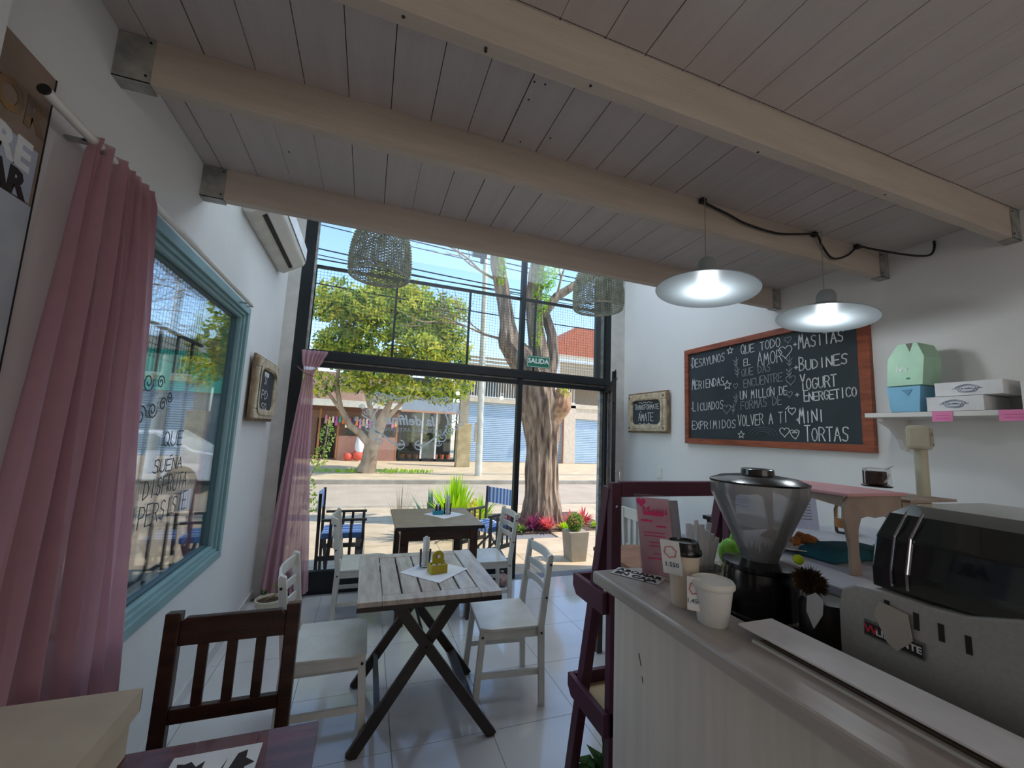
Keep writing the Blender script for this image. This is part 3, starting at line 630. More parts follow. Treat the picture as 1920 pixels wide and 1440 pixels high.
G(t2).lathe([(.16, 0), (.2, .3), (.14, .65), (.08, .8)], 10, (-.3, YB-.4, .4)).build('body', PAPER, t2, smooth=True); G(t2).sphere((-.3, YB-.4, 1.25), .13, 10).build('head', RED, t2, smooth=True)
t = shop('flower_shop', 'dark glazed shop front under a blue grey fascia with plants behind the glass', (2.9, YB, 0))
B(1.45, 4.3, YB+1.5, YB+1.7, 0, 4.3, t).build('wall', mat('dark_interior', (52, 56, 52), .8), t)
B(1.45, 4.3, YB-.2, YB+1.5, 2.45, 3.0, t).build('fascia', mat('blue_grey_fascia', (150, 164, 178), .7), t); B(1.45, 4.3, YB-.25, YB-.2, 2.38, 2.47, t).build('gutter', mat('rust_edge', (196, 140, 110), .7), t)
for xx in (1.5, 2.55, 3.25, 4.25): B(xx-.04, xx+.04, YB, YB+.06, 0, 2.4, t).build('frame_post', PAPER if 2 < xx < 4 else BLACK, t)
B(1.5, 4.25, YB, YB+.06, 0, .12, t).build('sill', BLACK, t); B(2.6, 3.2, YB+.05, YB+.1, .15, .95, t).build('door_panel', mat('pale_door_panel', (150, 150, 142), .6), t)
B(1.5, 4.25, YB+.02, YB+.03, .12, 2.4, t).build('pane', GLASS, t)
for i in range(8):
    x = 1.75+i*.33; p_ = thing('shop_plant', ORD[i]+' potted plant from the left behind the dark glass of the far flower shop', 'plant', (x, YB+.7, .0), 0, 'plants in the far flower shop')
    leaves('foliage', LEAFG if i % 2 else LEAFD, [(x, YB+.7, 1.0+.8*rnd.random(), .22, .2, .4)], 160, .16, p_, p_); G(p_).lathe([(.08, 0), (.12, .3)], 8, (x, YB+.7, 0)).build('pot', mat('terracotta', (176, 96, 62), .8), p_)
t = thing('gate_pillar', 'weathered ochre concrete pillar between the flower shop and the shutters', 'pillar', (4.1, 17.9, 0))
B(3.78, 4.4, 17.8, 18.2, -.01, 1.9, t).build('base', mat('ochre_concrete', (190, 168, 126), .85, c2=(160, 140, 104), scale=3), t, bevel=.02)
B(3.85, 4.25, 17.9, 18.2, 1.9, 3.6, t).build('shaft', CONC, t)
def shutter(x0, x1, z1, label):
    t = thing('roller_shutter', label, 'shutter', ((x0+x1)/2, YB+.6, 0))
    n = int(z1/.1)
    for k in range(n): G(t).prism([(YB+.6, k*z1/n+.008), (YB+.58, k*z1/n+.02), (YB+.575, (k+.5)*z1/n), (YB+.58, (k+1)*z1/n-.012), (YB+.6, (k+1)*z1/n)], 'x', x0, x1).build('slat', SHUT, t)
    B(x0, x1, YB+.61, YB+.63, 0, z1, t).build('backing', BLACK, t)
shutter(4.75, 10.5, 3.15, 'wide pale blue roller shutter left of the narrow one')
shutter(11.35, 16.0, 2.55, 'lower roller shutter at the right beyond the tree')
t = shop('two_storey_building', 'low building over the pale blue shutters with barred upper terrace', (9.5, YB+.6, 0))
CRB = mat('cream_render', (214, 196, 172), .8)
B(10.5, 11.3, YB+.4, YB+.9, 0, 3.3, t).build('pier', CRB, t); B(10.45, 10.55, YB+.35, YB+.4, 0, 3.1, t).build('downpipe', mat('brown_pipe', (130, 84, 66), .7), t)
B(4.6, 16, YB+.4, YB+.9, 3.15, 3.4, t).build('slab', CRB, t); B(11.3, 16, YB+.45, YB+.9, 2.55, 3.15, t).build('lintel', CRB, t)
B(4.6, 18, YB+2.6, YB+2.8, 3.4, 5.0, t).build('rear_wall', mat('grey_render', (150, 136, 120), .8), t)
B(4.4, 18, YB+.6, YB+2.8, 5.0, 5.15, t).build('roof', mat('roof_slab', (190, 170, 140), .8), t)
for z in (5.3, 5.5, 5.7): B(4.4, 18, YB+.7, YB+.75, z-.15, z-.02, t).build('siding_board', mat('striped_siding', (176, 156, 130), .8), t)
B(5.9, 7.1, YB+2.5, YB+2.6, 3.6, 4.8, t).build('window', mat('dim_glass', (56, 62, 62), .2), t)
RB = mat('white_railing', (220, 218, 210), .5)
for k in range(44): B(4.75+k*.15, 4.78+k*.15, YB+.5, YB+.53, 3.4, 4.6, t).build('railing_bar', RB, t)
B(4.7, 11.3, YB+.48, YB+.55, 4.55, 4.62, t).build('handrail', RB, t); B(4.7, 11.3, YB+.48, YB+.55, 3.42, 3.48, t).build('handrail', RB, t)
B(9.5, 10.1, YB+.2, YB+.8, 3.3, 6.0, t).build('corner_column', PAPER, t)
G(t).sphere((9.6, YB+.2, 2.95), .45, 12, (1.1, .6, .4)).build('lamp_bowl', mat('terracotta', (176, 96, 62), .8), t, smooth=True)
t = shop('house_far', 'house with orange red tiled roof rising beyond the shutters', (13, 27, 0))
B(12.2, 18, 27, 31, 0, 7.6, t).build('wall', CRB, t); B(11.9, 18.2, 26.8, 31.2, 7.0, 7.25, t).build('cornice', PAPER, t)
G(t).prism([(11.9, 7.6), (14.5, 9.9), (18.5, 9.9), (18.5, 7.6)], 'y', 27, 31).build('roof', mat('orange_roof', (206, 120, 88), .8, c2=(184, 98, 70), scale=6), t)
t = shop('green_shop', 'shuttered shop with turquoise green fascia seen through the left window', (-8.5, YB-.5, 0))
B(-16, -4.6, YB, YB+.3, 0, 3.2, t).build('wall', mat('grey_render', (150, 136, 120), .8), t)
B(-16, -4.4, YB-.1, YB, 2.7, 4.4, t).build('fascia', mat('turquoise_fascia', (70, 190, 170), .6), t)
for k in range(26): B(-15.5, -5.0, YB-.06, YB-.03, .05+k*.1, .14+k*.1, t).build('shutter_slat', mat('grey_shutter', (120, 136, 150), .5), t)
B(-16, -4.4, YB+.3, YB+5, 4.3, 5.0, t).build('roof', mat('white_canopy', (226, 220, 206), .7), t)
B(-4.5, -3.2, YB-.6, YB+.3, 0, 3.6, t).build('pier', CONC, t)
# parked car
def car(loc):
    t = thing('car', 'white hatchback parked across the street, seen through the left window', 'car', loc)
    CW = mat('white_car_paint', (232, 234, 238), .25, coat=.6)
    body = [(-2.0, .3), (-2.02, .62), (-1.9, .82), (-1.15, .92), (-.6, 1.38), (.75, 1.42), (1.45, 1.0), (1.9, .92), (2.0, .6), (1.95, .3)]
    G().prism(body, 'y', -.82, .82).build('body', CW, t, smooth=True, bevel=.04)
    for s in (-1, 1):
        G().prism([(-1.0, .93), (-.56, 1.3), (.05, 1.33), (.05, .95)], 'y', s*.825-.006, s*.825+.006).build('side_window', mat('car_glass', (120, 140, 152), .1), t)
        G().prism([(.12, .95), (.12, 1.33), (.72, 1.34), (1.2, 1.0)], 'y', s*.825-.006, s*.825+.006).build('side_window', mat('car_glass', (120, 140, 152), .1), t)
        for x in (-1.3, 1.3):
            wh = G().lathe([(.30, -.09), (.32, -.05), (.32, .05), (.30, .09)], 20, m=Matrix.Translation((x, s*.76, .32)) @ Matrix.Rotation(PI/2, 4, 'X')).build('wheel', mat('tyre', (28, 28, 30), .8), t, smooth=True)
            G().lathe([(.18, -.1), (.18, .1)], 14, m=Matrix.Translation((x, s*.76, .32)) @ Matrix.Rotation(PI/2, 4, 'X')).build('hubcap', CHROME, wh)
    return t
car((-5.2, 12.1, -.12))

# ============================================================ FURNITURE
def white_chair(label, loc, rz, group=None):
    t = thing('white_chair', label, 'chair', loc, rz, group)
    # local: front is +Y, origin on the floor under the seat centre
    poly = [(-.205, -.17), (.205, -.17), (.215, .12), (.19, .19), (-.19, .19), (-.215, .12)]
    G().prism(poly, 'z', .432, .45).build('seat', WCHAIR, t, bevel=.005)
    for s in (-1, 1):
        f = G().bar((s*.195, .20, 0), (s*.18, .165, .432), .034, .036, (0, 1, 0)).build('leg', WCHAIR, t, bevel=.003)
        G().lathe([(.007, 0), (.007, .003)], 10, m=Matrix.Translation((s*.2, .17, .40)) @ Matrix.Rotation(s*PI/2, 4, 'Y')).build('screw_cap', NAIL, f)
        r = G().prism([(-.22, 0), (-.185, 0), (-.165, .45), (-.215, .85), (-.24, .862), (-.25, .85), (-.205, .45)], 'x', s*.205-.014, s*.205+.014).build('leg', WCHAIR, t, bevel=.003)
        g = G()
        for z, y in ((.41, -.185), (.61, -.21), (.80, -.232)): g.lathe([(.007, 0), (.007, .003)], 10, m=Matrix.Translation((s*.219, y, z)) @ Matrix.Rotation(s*PI/2, 4, 'Y'))
        g.build('screw_cap', NAIL, r)
        B(s*.19-.01, s*.19+.01, -.17, .165, .385, .43).build('apron', WCHAIR, t); B(s*.19-.009, s*.19+.009, -.18, .175, .17, .20).build('stretcher', WCHAIR, t)
    B(-.18, .18, .15, .17, .385, .43).build('apron', WCHAIR, t); B(-.18, .18, -.19, -.17, .385, .43).build('apron', WCHAIR, t)
    for z0, z1, y in ((.60, .645, -.205), (.69, .735, -.216), (.785, .845, -.228)):
        pts = [(-.195+.39*k/10, y-.035*math.sin(PI*k/10)) for k in range(11)]
        G().prism(pts+[(x, yy-.013) for x, yy in reversed(pts)], 'z', z0, z1).build('slat', WCHAIR, t, bevel=.002)
    return t
wc = white_chair('white slat back chair at the right of the folding table, its seat fully in view', (.92, 2.60, 0), math.radians(90-5), 'white slat back chairs')
dup(wc, (-.10, 2.52, 0), math.radians(-90), 'white chair at the left of the folding table, behind the dark brown chair', 'white slat back chairs')
dup(wc, (.05, 3.82, 0), math.radians(-90), 'white chair at the left end of the solid table by the window', 'white slat back chairs')
dup(wc, (1.13, 3.80, 0), math.radians(88), 'white chair at the right end of the solid table by the window', 'white slat back chairs')

def folding_table():
    t = thing('folding_table', 'square slatted folding table with weathered top and dark crossed legs', 'table', (.385, 2.55, 0))
    x0, x1, y0, y1, z0, z1 = .02, .755, 2.17, 2.94, .728, .752
    for a, b, c, d in ((x0, x0+.115, y0, y1), (x1-.115, x1, y0, y1), (x0+.117, x1-.117, y0, y0+.075), (x0+.117, x1-.117, y1-.075, y1)):
        B(a, b, c, d, z0, z1, t).build('border_board', GREYW, t, bevel=.002)
    n = 5; wdt = (x1-x0-.234)/n
    for k in range(n): B(x0+.117+k*wdt+.005, x0+.117+(k+1)*wdt-.005, y0+.08, y1-.08, z0+.002, z1-.001, t).build('slat', GREYW, t, bevel=.002)
    for a, b, c, d, e, f in ((x0, x1, y0+.001, y0+.02, .705, .728), (x0, x1, y1-.02, y1-.001, .705, .728), (x0, x0+.02, y0+.02, y1-.02, .705, .728), (x1-.02, x1, y0+.02, y1-.02, .705, .728)):
        B(a, b, c, d, e, f, t).build('edge_strip', ESPR, t)
    for yy in (2.27, 2.84): B(.10, .68, yy-.02, yy+.02, .675, .705, t).build('support_rail', ESPR, t)
    for yy in (2.235, 2.80):
        G(t).bar((.215, yy, .70), (.755, yy, .0), .052, .032, (0, 1, 0)).build('leg', ESPR, t, bevel=.003)
    for yy in (2.272, 2.838):
        G(t).bar((.535, yy, .70), (.045, yy, .0), .052, .032, (0, 1, 0)).build('leg', ESPR, t, bevel=.003)
    G(t).bar((.63, 2.25, .16), (.63, 2.80, .16), .05, .025).build('stretcher', ESPR, t); G(t).bar((.16, 2.29, .16), (.16, 2.82, .16), .025, .07).build('stretcher', ESPR, t)
    G(t).tube([(.375, 2.21, .485), (.375, 2.86, .485)], .008, 8).build('pivot_rod', NAIL, t)
folding_table()
def solid_table():
    t = thing('solid_table', 'sturdy table with dark legs and worn tan top beside the shop window', 'table', (.66, 3.9, 0))
    B(.28, 1.03, 3.50, 4.30, .765, .79, t).build('tabletop', TANW, t, bevel=.004)
    B(.279, 1.031, 3.497, 3.503, .762, .79, t).build('edge_strip', ESPR, t)
    for x in (.36, .95):
        for y in (3.58, 4.22): B(x-.035, x+.035, y-.035, y+.035, 0, .765, t).build('leg', BROWN, t, bevel=.004)
    for y in (3.57, 4.21): B(.395, .915, y-.012, y+.012, .665, .765, t).build('apron', BROWN, t)
    for x in (.35, .94): B(x-.012, x+.012, 3.615, 4.185, .665, .765, t).build('apron', BROWN, t)
solid_table()
# brown chair
t = thing('brown_chair', 'dark brown wooden chair with four upright back openings, pushed to the near table', 'chair', (-.41, 1.67, 0))
B(-.61, -.21, 1.46, 1.84, .43, .455, t).build('seat', BROWN, t, bevel=.004)
for s, x in ((-1, -.60), (1, -.215)):
    G(t).prism([(1.80, 0), (1.845, 0), (1.865, .5), (1.878, .90), (1.835, .905), (1.825, .5)], 'x', x-.024, x+.024).build('leg', BROWN, t, bevel=.004)
    B(x-.02, x+.02, 1.47, 1.51, 0, .43, t).build('leg', BROWN, t); B(x-.012, x+.012, 1.51, 1.80, .375, .43, t).build('apron', BROWN, t)
G(t).prism([(-.576, .79), (-.239, .79), (-.239, .87), (-.255, .885), (-.56, .885), (-.576, .868)], 'y', 1.838, 1.862).build('top_rail', BROWN, t, bevel=.003)
B(-.576, -.239, 1.832, 1.856, .535, .585, t).build('lower_rail', BROWN, t, bevel=.003)
for x in (-.500, -.408, -.315): G(t).bar((x, 1.846, .58), (x, 1.85, .795), .034, .014, (0, 1, 0)).build('back_slat', BROWN, t, bevel=.002)
for x in (0,): B(-.576, -.239, 1.47, 1.49, .375, .43, t).build('apron', BROWN, t)
# near red brown table
t = thing('side_table', 'red brown wooden table in the near left corner', 'table', (-.43, 1.1, 0))
for k in range(5):
    x0 = -.80+.736*k/5; B(x0+.0006, x0+.736/5-.0006, .55, 1.375, .722, .75, t).build('top_board', REDW, t, bevel=.001)
for x in (-.75, -.12):
    for y in (.62, 1.30): B(x-.03, x+.03, y-.03, y+.03, 0, .722, t).build('leg', REDW, t)
B(-.72, -.15, 1.29, 1.31, .64, .722, t).build('apron', REDW, t); B(-.13, -.11, .65, 1.27, .64, .722, t).build('apron', REDW, t)
# sheet with dark prints
t = thing('printed_sheet', 'white sheet with dark ink figures on the near red brown table', 'paper', (-.28, 1.2, .751))
B(-.39, -.195, 1.12, 1.325, .7503, .7512, t).build('sheet', PAPER, t)
INK = mat('dark_print_ink', (50, 42, 42), .8)
g = G(t)
def blob(cx, cy, pts): g.prism([(cx+x, cy+y) for x, y in pts], 'z', .7513, .7518)
blob(-.345, 1.25, [(-.02, -.1), (.005, -.03), (.03, .01), (.03, .045), (.015, .03), (.0, .05), (-.012, .045), (-.03, .05), (-.022, .02), (-.035, -.03)])
blob(-.235, 1.25, [(-.025, -.1), (-.02, 0), (-.01, .05), (.01, .058), (.012, .03), (.035, .01), (.015, 0), (.025, -.05), (.01, -.1)])
blob(-.29, 1.23, [(-.02, -.09), (-.015, -.03), (.01, -.01), (.025, .06), (.018, -.02), (.02, -.09)])
g.build('print', INK, t)
B(-.195, -.155, 1.318, 1.323, .7502, .752, t).build('pen_shadow', INK, t) if False else None
# cardboard box
t = thing('cardboard_box', 'large cream lidded box on the near left table', 'box', (-.66, 1.1, .75))
B(-.79, -.506, .935, 1.366, .751, .87, t).build('body', CARD, t, bevel=.002)
g = G(t); g.box(-.80, -.494, .92, 1.38, .897, .90); g.box(-.497, -.494, .92, 1.38, .845, .897); g.box(-.80, -.494, 1.377, 1.38, .845, .897); g.box(-.80, -.797, .92, 1.377, .845, .897); g.box(-.797, -.497, .92, .923, .845, .897)
g.build('lid', CARD, t)

# things on the folding table
t = thing('yellow_caddy', 'mustard yellow wooden caddy with round handle on the folding table', 'caddy', (.46, 2.52, .754), math.radians(12))
CM = G()
CM.box(-.05, .05, -.035, .035, 0, .006).box(-.05, .05, -.035, -.029, .006, .048).box(-.05, .05, .029, .035, .006, .048).box(-.05, -.044, -.029, .029, .006, .048).box(.044, .05, -.029, .029, .006, .048)
CM.build('tray', YELLOW, t)
arc = [(.036*math.cos(a), .088+.034*math.sin(a)) for a in [PI*k/12 for k in range(13)]]
G().prism([(.036, .006)]+arc+[(-.036, .006)], 'y', -.004, .004).build('handle_board', YELLOW, t)
G().lathe([(.013, -.0055), (.013, .0055)], 14, m=Matrix.Translation((0, 0, .09)) @ Matrix.Rotation(PI/2, 4, 'X')).build('handle_hole', NAIL, t)
G().lathe([(.011, -.006), (.007, 0), (.011, .006)], 12, m=Matrix.Translation((0.002, 0, .09)) @ Matrix.Rotation(PI/2, 4, 'X')).build('eye_disc', PAPER, t)
for k, x in enumerate((-.028, .0, .028)):
    G().box(x-.010, x+.010, -.022, -.008, .006, .05, Matrix.Rotation(.1*k, 4, 'Y')).build('sugar_sachet', PAPER, t)
t = thing('napkin_glass', 'clear glass full of rolled white sachets beside the yellow caddy', 'glass', (.40, 2.63, .754))
G().lathe([(.028, 0), (.032, .003), (.036, .10), (.034, .10), (.030, .006), (0, .006)], 20).build('glass', CLEAR, t, smooth=True)
for k in range(9):
    a = k*2.4; r_ = .016*math.sqrt(k/9)*1.2; x, y = r_*math.cos(a), r_*math.sin(a); h_ = .155+.03*rnd.random()
    G().bar((x*.8, y*.8, .008), (x*1.2, y*1.2, h_), .013, .005, (math.cos(a), math.sin(a), 0)).build('sachet', PAPER, t)
t = thing('paper_mat', 'white paper place mat under the yellow caddy', 'mat', (.45, 2.55, .7525))
o = G().box(-.145, .145, -.145, .145, 0, .0012, Matrix.Rotation(math.radians(43), 4, 'Z')).build('sheet', PAPER, t)
o = G().prism([(-.02, .07), (.03, .11), (.05, .10), (.02, .06), (-.03, .05)], 'z', .0013, .0016).build('printed_leaf', LEAFG, t)
# things on the window table
t = thing('paper_mat', 'white paper place mat on the solid table by the window', 'mat', (.76, 3.98, .7905))
G().box(-.14, .14, -.14, .14, 0, .0012, Matrix.Rotation(math.radians(35), 4, 'Z')).build('sheet', PAPER, t)
t = thing('turquoise_caddy', 'turquoise condiment caddy with two dark bottles on the window table', 'caddy', (.70, 3.98, .792))
G().box(-.05, .05, -.03, .03, 0, .035).build('tray', BLUEP, t, bevel=.003)
for x in (-.02, .015): G().lathe([(.011, .03), (.012, .07), (.005, .08), (.005, .092)], 12, (x, 0, 0)).build('bottle', DARKP, t, smooth=True)
G().lathe([(.012, .03), (.012, .09), (.006, .1)], 10, (-.0, .02, 0)).build('salt_cellar', PAPER, t, smooth=True)
t = thing('napkin_glass', 'glass with white paper sachets beside the turquoise caddy', 'glass', (.79, 3.99, .792))
G().lathe([(.03, 0), (.034, .003), (.038, .10), (.036, .10), (.032, .006), (0, .006)], 20).build('glass', CLEAR, t, smooth=True)
for k in range(7):
    a = k*2.4; x, y = .014*math.cos(a), .014*math.sin(a); G().bar((x*.8, y*.8, .008), (x*1.2, y*1.2, .16+.03*rnd.random()), .013, .005, (math.cos(a), math.sin(a), 0)).build('sachet', PAPER, t)
# director chairs on the terrace
def stripes(name, ax, scale, off=0):
    m = bpy.data.materials.new(name); m.use_nodes = True; nt = m.node_tree; b = nt.nodes['Principled BSDF']; b.inputs['Roughness'].default_value = .85
    tc = nt.nodes.new('ShaderNodeTexCoord'); wv = nt.nodes.new('ShaderNodeTexWave'); wv.bands_direction = ax; wv.inputs['Scale'].default_value = scale; wv.inputs['Distortion'].default_value = .6; wv.inputs['Phase Offset'].default_value = off
    r = nt.nodes.new('ShaderNodeValToRGB'); r.color_ramp.interpolation = 'CONSTANT'
    r.color_ramp.elements[0].color = lin((232, 232, 236)); r.color_ramp.elements[1].color = lin((96, 136, 196)); r.color_ramp.elements[1].position = .5
    nt.links.new(tc.outputs['Object'], wv.inputs[0]); nt.links.new(wv.outputs['Color'], r.inputs[0]); nt.links.new(r.outputs[0], b.inputs[0]); return m
STR = stripes('blue_white_stripes', 'X', 5.5)
def director(label, loc, rz):
    t = thing('director_chair', label, 'chair', loc, rz, 'striped folding armchairs on the terrace')
    # front is +Y
    G().prism([(-.2, .44), (.2, .44), (.2, .50), (.1, .505), (0, .485), (-.1, .505), (-.2, .50)], 'y', -.2, .2).build('seat_cushion', STR, t, bevel=.012)
    pts = [(-.23+.46*k/8, -.235-.03*math.sin(PI*k/8)) for k in range(9)]
    G().prism(pts+[(x, y-.008) for x, y in reversed(pts)], 'z', .70, .90).build('back_sling', STR, t)
    for s in (-1, 1):
        sd = G().bar((s*.235, -.2, .64), (s*.235, .24, .64), .045, .02).build('armrest', ESPR, t)
        G().bar((s*.235, -.215, 0), (s*.235, -.235, .91), .022, .03, (0, 1, 0)).build('back_post', ESPR, t)
        G().bar((s*.235, .21, 0), (s*.235, .21, .63), .022, .03, (0, 1, 0)).build('front_post', ESPR, t)
        G().bar((s*.235, -.21, .26), (s*.235, .21, .26), .022, .045).build('side_rail', ESPR, t)
        for y in (-.11, -.01, .09): G().bar((s*.235, y, .27), (s*.235, y, .635), .012, .028, (0, 1, 0)).build('side_slat', ESPR, t)
    for y in (-.16, .16):
        G().bar((-.22, y, .03), (.22, y, .44), .02, .03, (0, 1, 0)).build('cross_leg', ESPR, t); G().bar((.22, y+.025, .03), (-.22, y+.025, .44), .02, .03, (0, 1, 0)).build('cross_leg', ESPR, t)
    return t
dc = director('black framed armchair with blue striped cushion left of the window table, outside', (-.17, 4.95, -.03), math.radians(-90))
dup(dc, (1.50, 4.98, -.03), math.radians(122), 'striped armchair outside to the right, its striped back towards the tree')
dup(dc, (-1.42, 5.0, -.03), math.radians(-85), 'striped armchair seen through the left window')

# potted bonsai in the corner
t = thing('potted_plant', 'small leafy plant in a cream pot on the floor by the pink front curtain', 'plant', (-.655, 3.98, 0))
G(t).lathe([(.075, 0), (.08, .01), (.098, .13), (.105, .135), (.105, .15), (.095, .15), (.09, .13), (0, .13)], 24, (-.655, 3.98, 0)).build('pot', mat('cream_pot', (214, 208, 184), .5), t, smooth=True)
G(t).lathe([(.09, .131), (0, .138)], 20, (-.655, 3.98, 0)).build('soil', mat('soil', (92, 74, 58), .95), t)
G(t).tube([(-.68, 3.98, .135), (-.64, 3.97, .16), (-.61, 3.98, .18), (-.6, 3.98, .23)], .006, 6).build('stem', BARK2, t)
leaves('foliage', LEAFG, [(-.6, 3.98, .245, .045, .03, .025), (-.58, 3.97, .27, .03, .03, .02)], 50, .03, t, t); leaves('foliage', LEAFD, [(-.70, 3.98, .20, .035, .03, .02)], 30, .03, t, t)
t = thing('doorstop_bag', 'round pinkish fabric door stop on the floor by the window post', 'doorstop', (1.46, 4.22, 0))
G(t).sphere((1.46, 4.22, .06), .075, 16, (1, 1, .82)).build('bag', mat('pinkish_fabric', (176, 150, 140), .9, c2=(130, 100, 96), scale=30), t, smooth=True); G(t).lathe([(.02, 0), (.012, .015), (.02, .03)], 10, (1.46, 4.22, .115)).build('tied_neck', mat('pinkish_fabric', (176, 150, 140)), t)

# air conditioner
t = thing('air_conditioner', 'white split air conditioner high on the left wall by the shop front', 'air conditioner', (XL, 3.43, 2.92))
prof = [(XL, 2.93), (XL+.05, 2.925), (XL+.20, 3.02), (XL+.215, 3.06), (XL+.215, 3.18), (XL+.19, 3.215), (XL, 3.22)]
G(t).prism(prof, 'y', 2.88, 3.98).build('housing', mat('ac_plastic', (220, 214, 202), .4), t, bevel=.008)
G(t).prism([(XL+.10, 2.951), (XL+.125, 2.966), (XL+.124, 2.970), (XL+.099, 2.955)], 'y', 2.95, 3.90).build('air_slot', NAIL, t)
G(t).prism([(XL+.13, 2.966), (XL+.195, 3.008), (XL+.193, 3.014), (XL+.128, 2.974)], 'y', 2.93, 3.92).build('louvre', PLASTW, t)
G(t).prism([(XL+.2155, 3.055), (XL+.2175, 3.055), (XL+.2175, 3.062), (XL+.2155, 3.062)], 'y', 2.90, 3.96).build('panel_seam', NAIL, t)

# curtain rod and curtains
t = thing('curtain_rod', 'white curtain rod with black end cap above the left window', 'curtain rod', (XL+.07, 2.15, 2.375))
G(t).tube([(XL+.07, 1.22, 2.37), (XL+.07, 3.05, 2.37)], .013, 14).build('rod', PLASTW, t, smooth=True)
G(t).lathe([(.0135, 0), (.0135, .004), (0, .004)], 14, m=Matrix.Translation((XL+.07, 1.22, 2.37)) @ Matrix.Rotation(PI/2, 4, 'X')).build('end_cap', NAIL, t)
for y in (1.42, 3.03): G(t).bar((XL+.001, y, 2.37), (XL+.07, y, 2.37), .02, .008).bar((XL+.07, y-.004, 2.35), (XL+.07, y+.004, 2.35), .008, .04, (1, 0, 0)).build('bracket', CHROME, t)
def curtain(name, label, rows, nfold, amp, m, nu=90):
    """rows: (z, y0/x0, y1/x1, centre offset) ; returns verts via fn"""
    V = []; F = []; zz = []
    for k, (za, zb) in enumerate(zip(rows, rows[1:])):
        n = 8
        for i in range(n): u = i/n; uu = u*u*(3-2*u) if k in (0,) else u; zz.append([za[q]+(zb[q]-za[q])*(uu if q else u) for q in range(len(za))])
    zz.append(list(rows[-1]))
    for r_ in zz:
        for j in range(nu+1):
            u = j/nu; ph_ = nfold*2*PI*(u+.035*math.sin(7*u+1))
            V.append((u, r_, ph_))
    return V, F, zz, nu
V, F, zz, nu = curtain('c', '', [(2.385, 1.40, 1.70, .030), (2.33, 1.385, 1.73, .035), (1.95, 1.36, 1.80, .045), (1.4, 1.31, 1.87, .055), (.75, 1.26, 1.95, .06), (.03, 1.22, 2.03, .065)], 6.5, 1, SHEER, 130)
vs = []
for u, r_, ph_ in V:
    a = r_[3]; vs.append((XL+.075+a*.55*math.sin(ph_)+.008*math.sin(2.7*ph_+r_[0]*3), r_[1]+(r_[2]-r_[1])*u+.006*math.sin(ph_*2+r_[0]*2), r_[0]))
nr = len(zz); fs = [(i*(nu+1)+j, i*(nu+1)+j+1, (i+1)*(nu+1)+j+1, (i+1)*(nu+1)+j) for i in range(nr-1) for j in range(nu)]
g = G(); g.add(vs, fs); o = g.build('sheer_curtain', SHEER, smooth=True, label='long sheer dusty pink curtain hanging on the rod over the left window', cat='curtain')
V, F, zz, nu = curtain('c', '', [(2.31, -.665, -.43, .02), (2.20, -.655, -.47, .02), (2.10, -.625, -.53, .016), (2.06, -.620, -.545, .014), (1.98, -.635, -.53, .018), (1.3, -.70, -.50, .03), (.6, -.76, -.44, .04), (.05, -.80, -.40, .05)], 6, 1, SHEER2, 100)
vs = [(r_[1]+(r_[2]-r_[1])*u, 4.31+r_[3]*.8*math.sin(ph_)+.004*math.sin(3*ph_), r_[0]) for u, r_, ph_ in V]
nr = len(zz); fs = [(i*(nu+1)+j, i*(nu+1)+j+1, (i+1)*(nu+1)+j+1, (i+1)*(nu+1)+j) for i in range(nr-1) for j in range(nu)]
t = thing('front_curtain', 'pink curtain tied near its top in the corner of the shop front', 'curtain', (-.6, 4.31, 0))
G(t).add(vs, fs).build('fabric', SHEER2, t, smooth=True)
G(t).tube([(-.685, 4.30, 2.14), (-.61, 4.275, 2.075), (-.54, 4.285, 2.055), (-.53, 4.31, 2.06)], .005, 6).build('tie_cord', mat('grey_cord', (120, 96, 100), .8), t)
# pictures on walls
def framed(t, side, x, y0, y1, z0, z1, mfr, mback, sgn):
    # side board frame: sgn=+1 face towards +X (left wall), -1 towards -X
    d = .045
    for (a, b, c, e) in ((y0, y1, z1-.075, z1), (y0, y1, z0, z0+.075), (y0, y0+.085, z0+.075, z1-.075), (y1-.085, y1, z0+.075, z1-.075)):
        B(min(x, x+sgn*d), max(x, x+sgn*d), a, b, c, e, t).build('frame_rail', mfr, t, bevel=.008)
    B(min(x, x+sgn*.02), max(x, x+sgn*.02), y0-.02, y1+.02, z0-.02, z1+.02, t).build('back_board', mback, t, bevel=.004)
    cy, cz = (y0+y1)/2, (z0+z1)/2; ry, rz = (y1-y0)/2-.07, (z1-z0)/2-.06
    def sup(q, ay, az): return [(cy+ay*math.copysign(abs(math.cos(a))**q, math.cos(a)), cz+az*math.copysign(abs(math.sin(a))**q, math.sin(a))) for a in [2*PI*k/40 for k in range(40)]]
    inn, out = sup(.45, ry, rz), sup(.35, ry+.03, rz+.03)
    g = G(t)
    for k in range(40):
        k2 = (k+1) % 40; xa, xb = x+sgn*.022, x+sgn*(d+.006)
        q = [(inn[k], xb), (inn[k2], xb), (out[k2], xb), (out[k], xb)]; q2 = [(inn[k], xa), (inn[k2], xa)]
        g.add([(w_, p[0], p[1]) for p, w_ in q]+[(w_, p[0], p[1]) for p, w_ in q2], [(0, 1, 2, 3), (0, 1, 5, 4)])
    g.build('oval_mount', mfr, t)
    B(min(x+sgn*.021, x+sgn*.026), max(x+sgn*.021, x+sgn*.026), y0+.03, y1-.03, z0+.03, z1-.03, t).build('chalkboard', SLATE, t)
t = thing('framed_chalkboard', 'small framed chalkboard with brown weathered frame on the left wall', 'picture', (XL, 3.80, 1.62))
framed(t, 0, XL+.022, 3.47, 4.16, 1.62, 2.09, CREAM, CREAMD, 1)
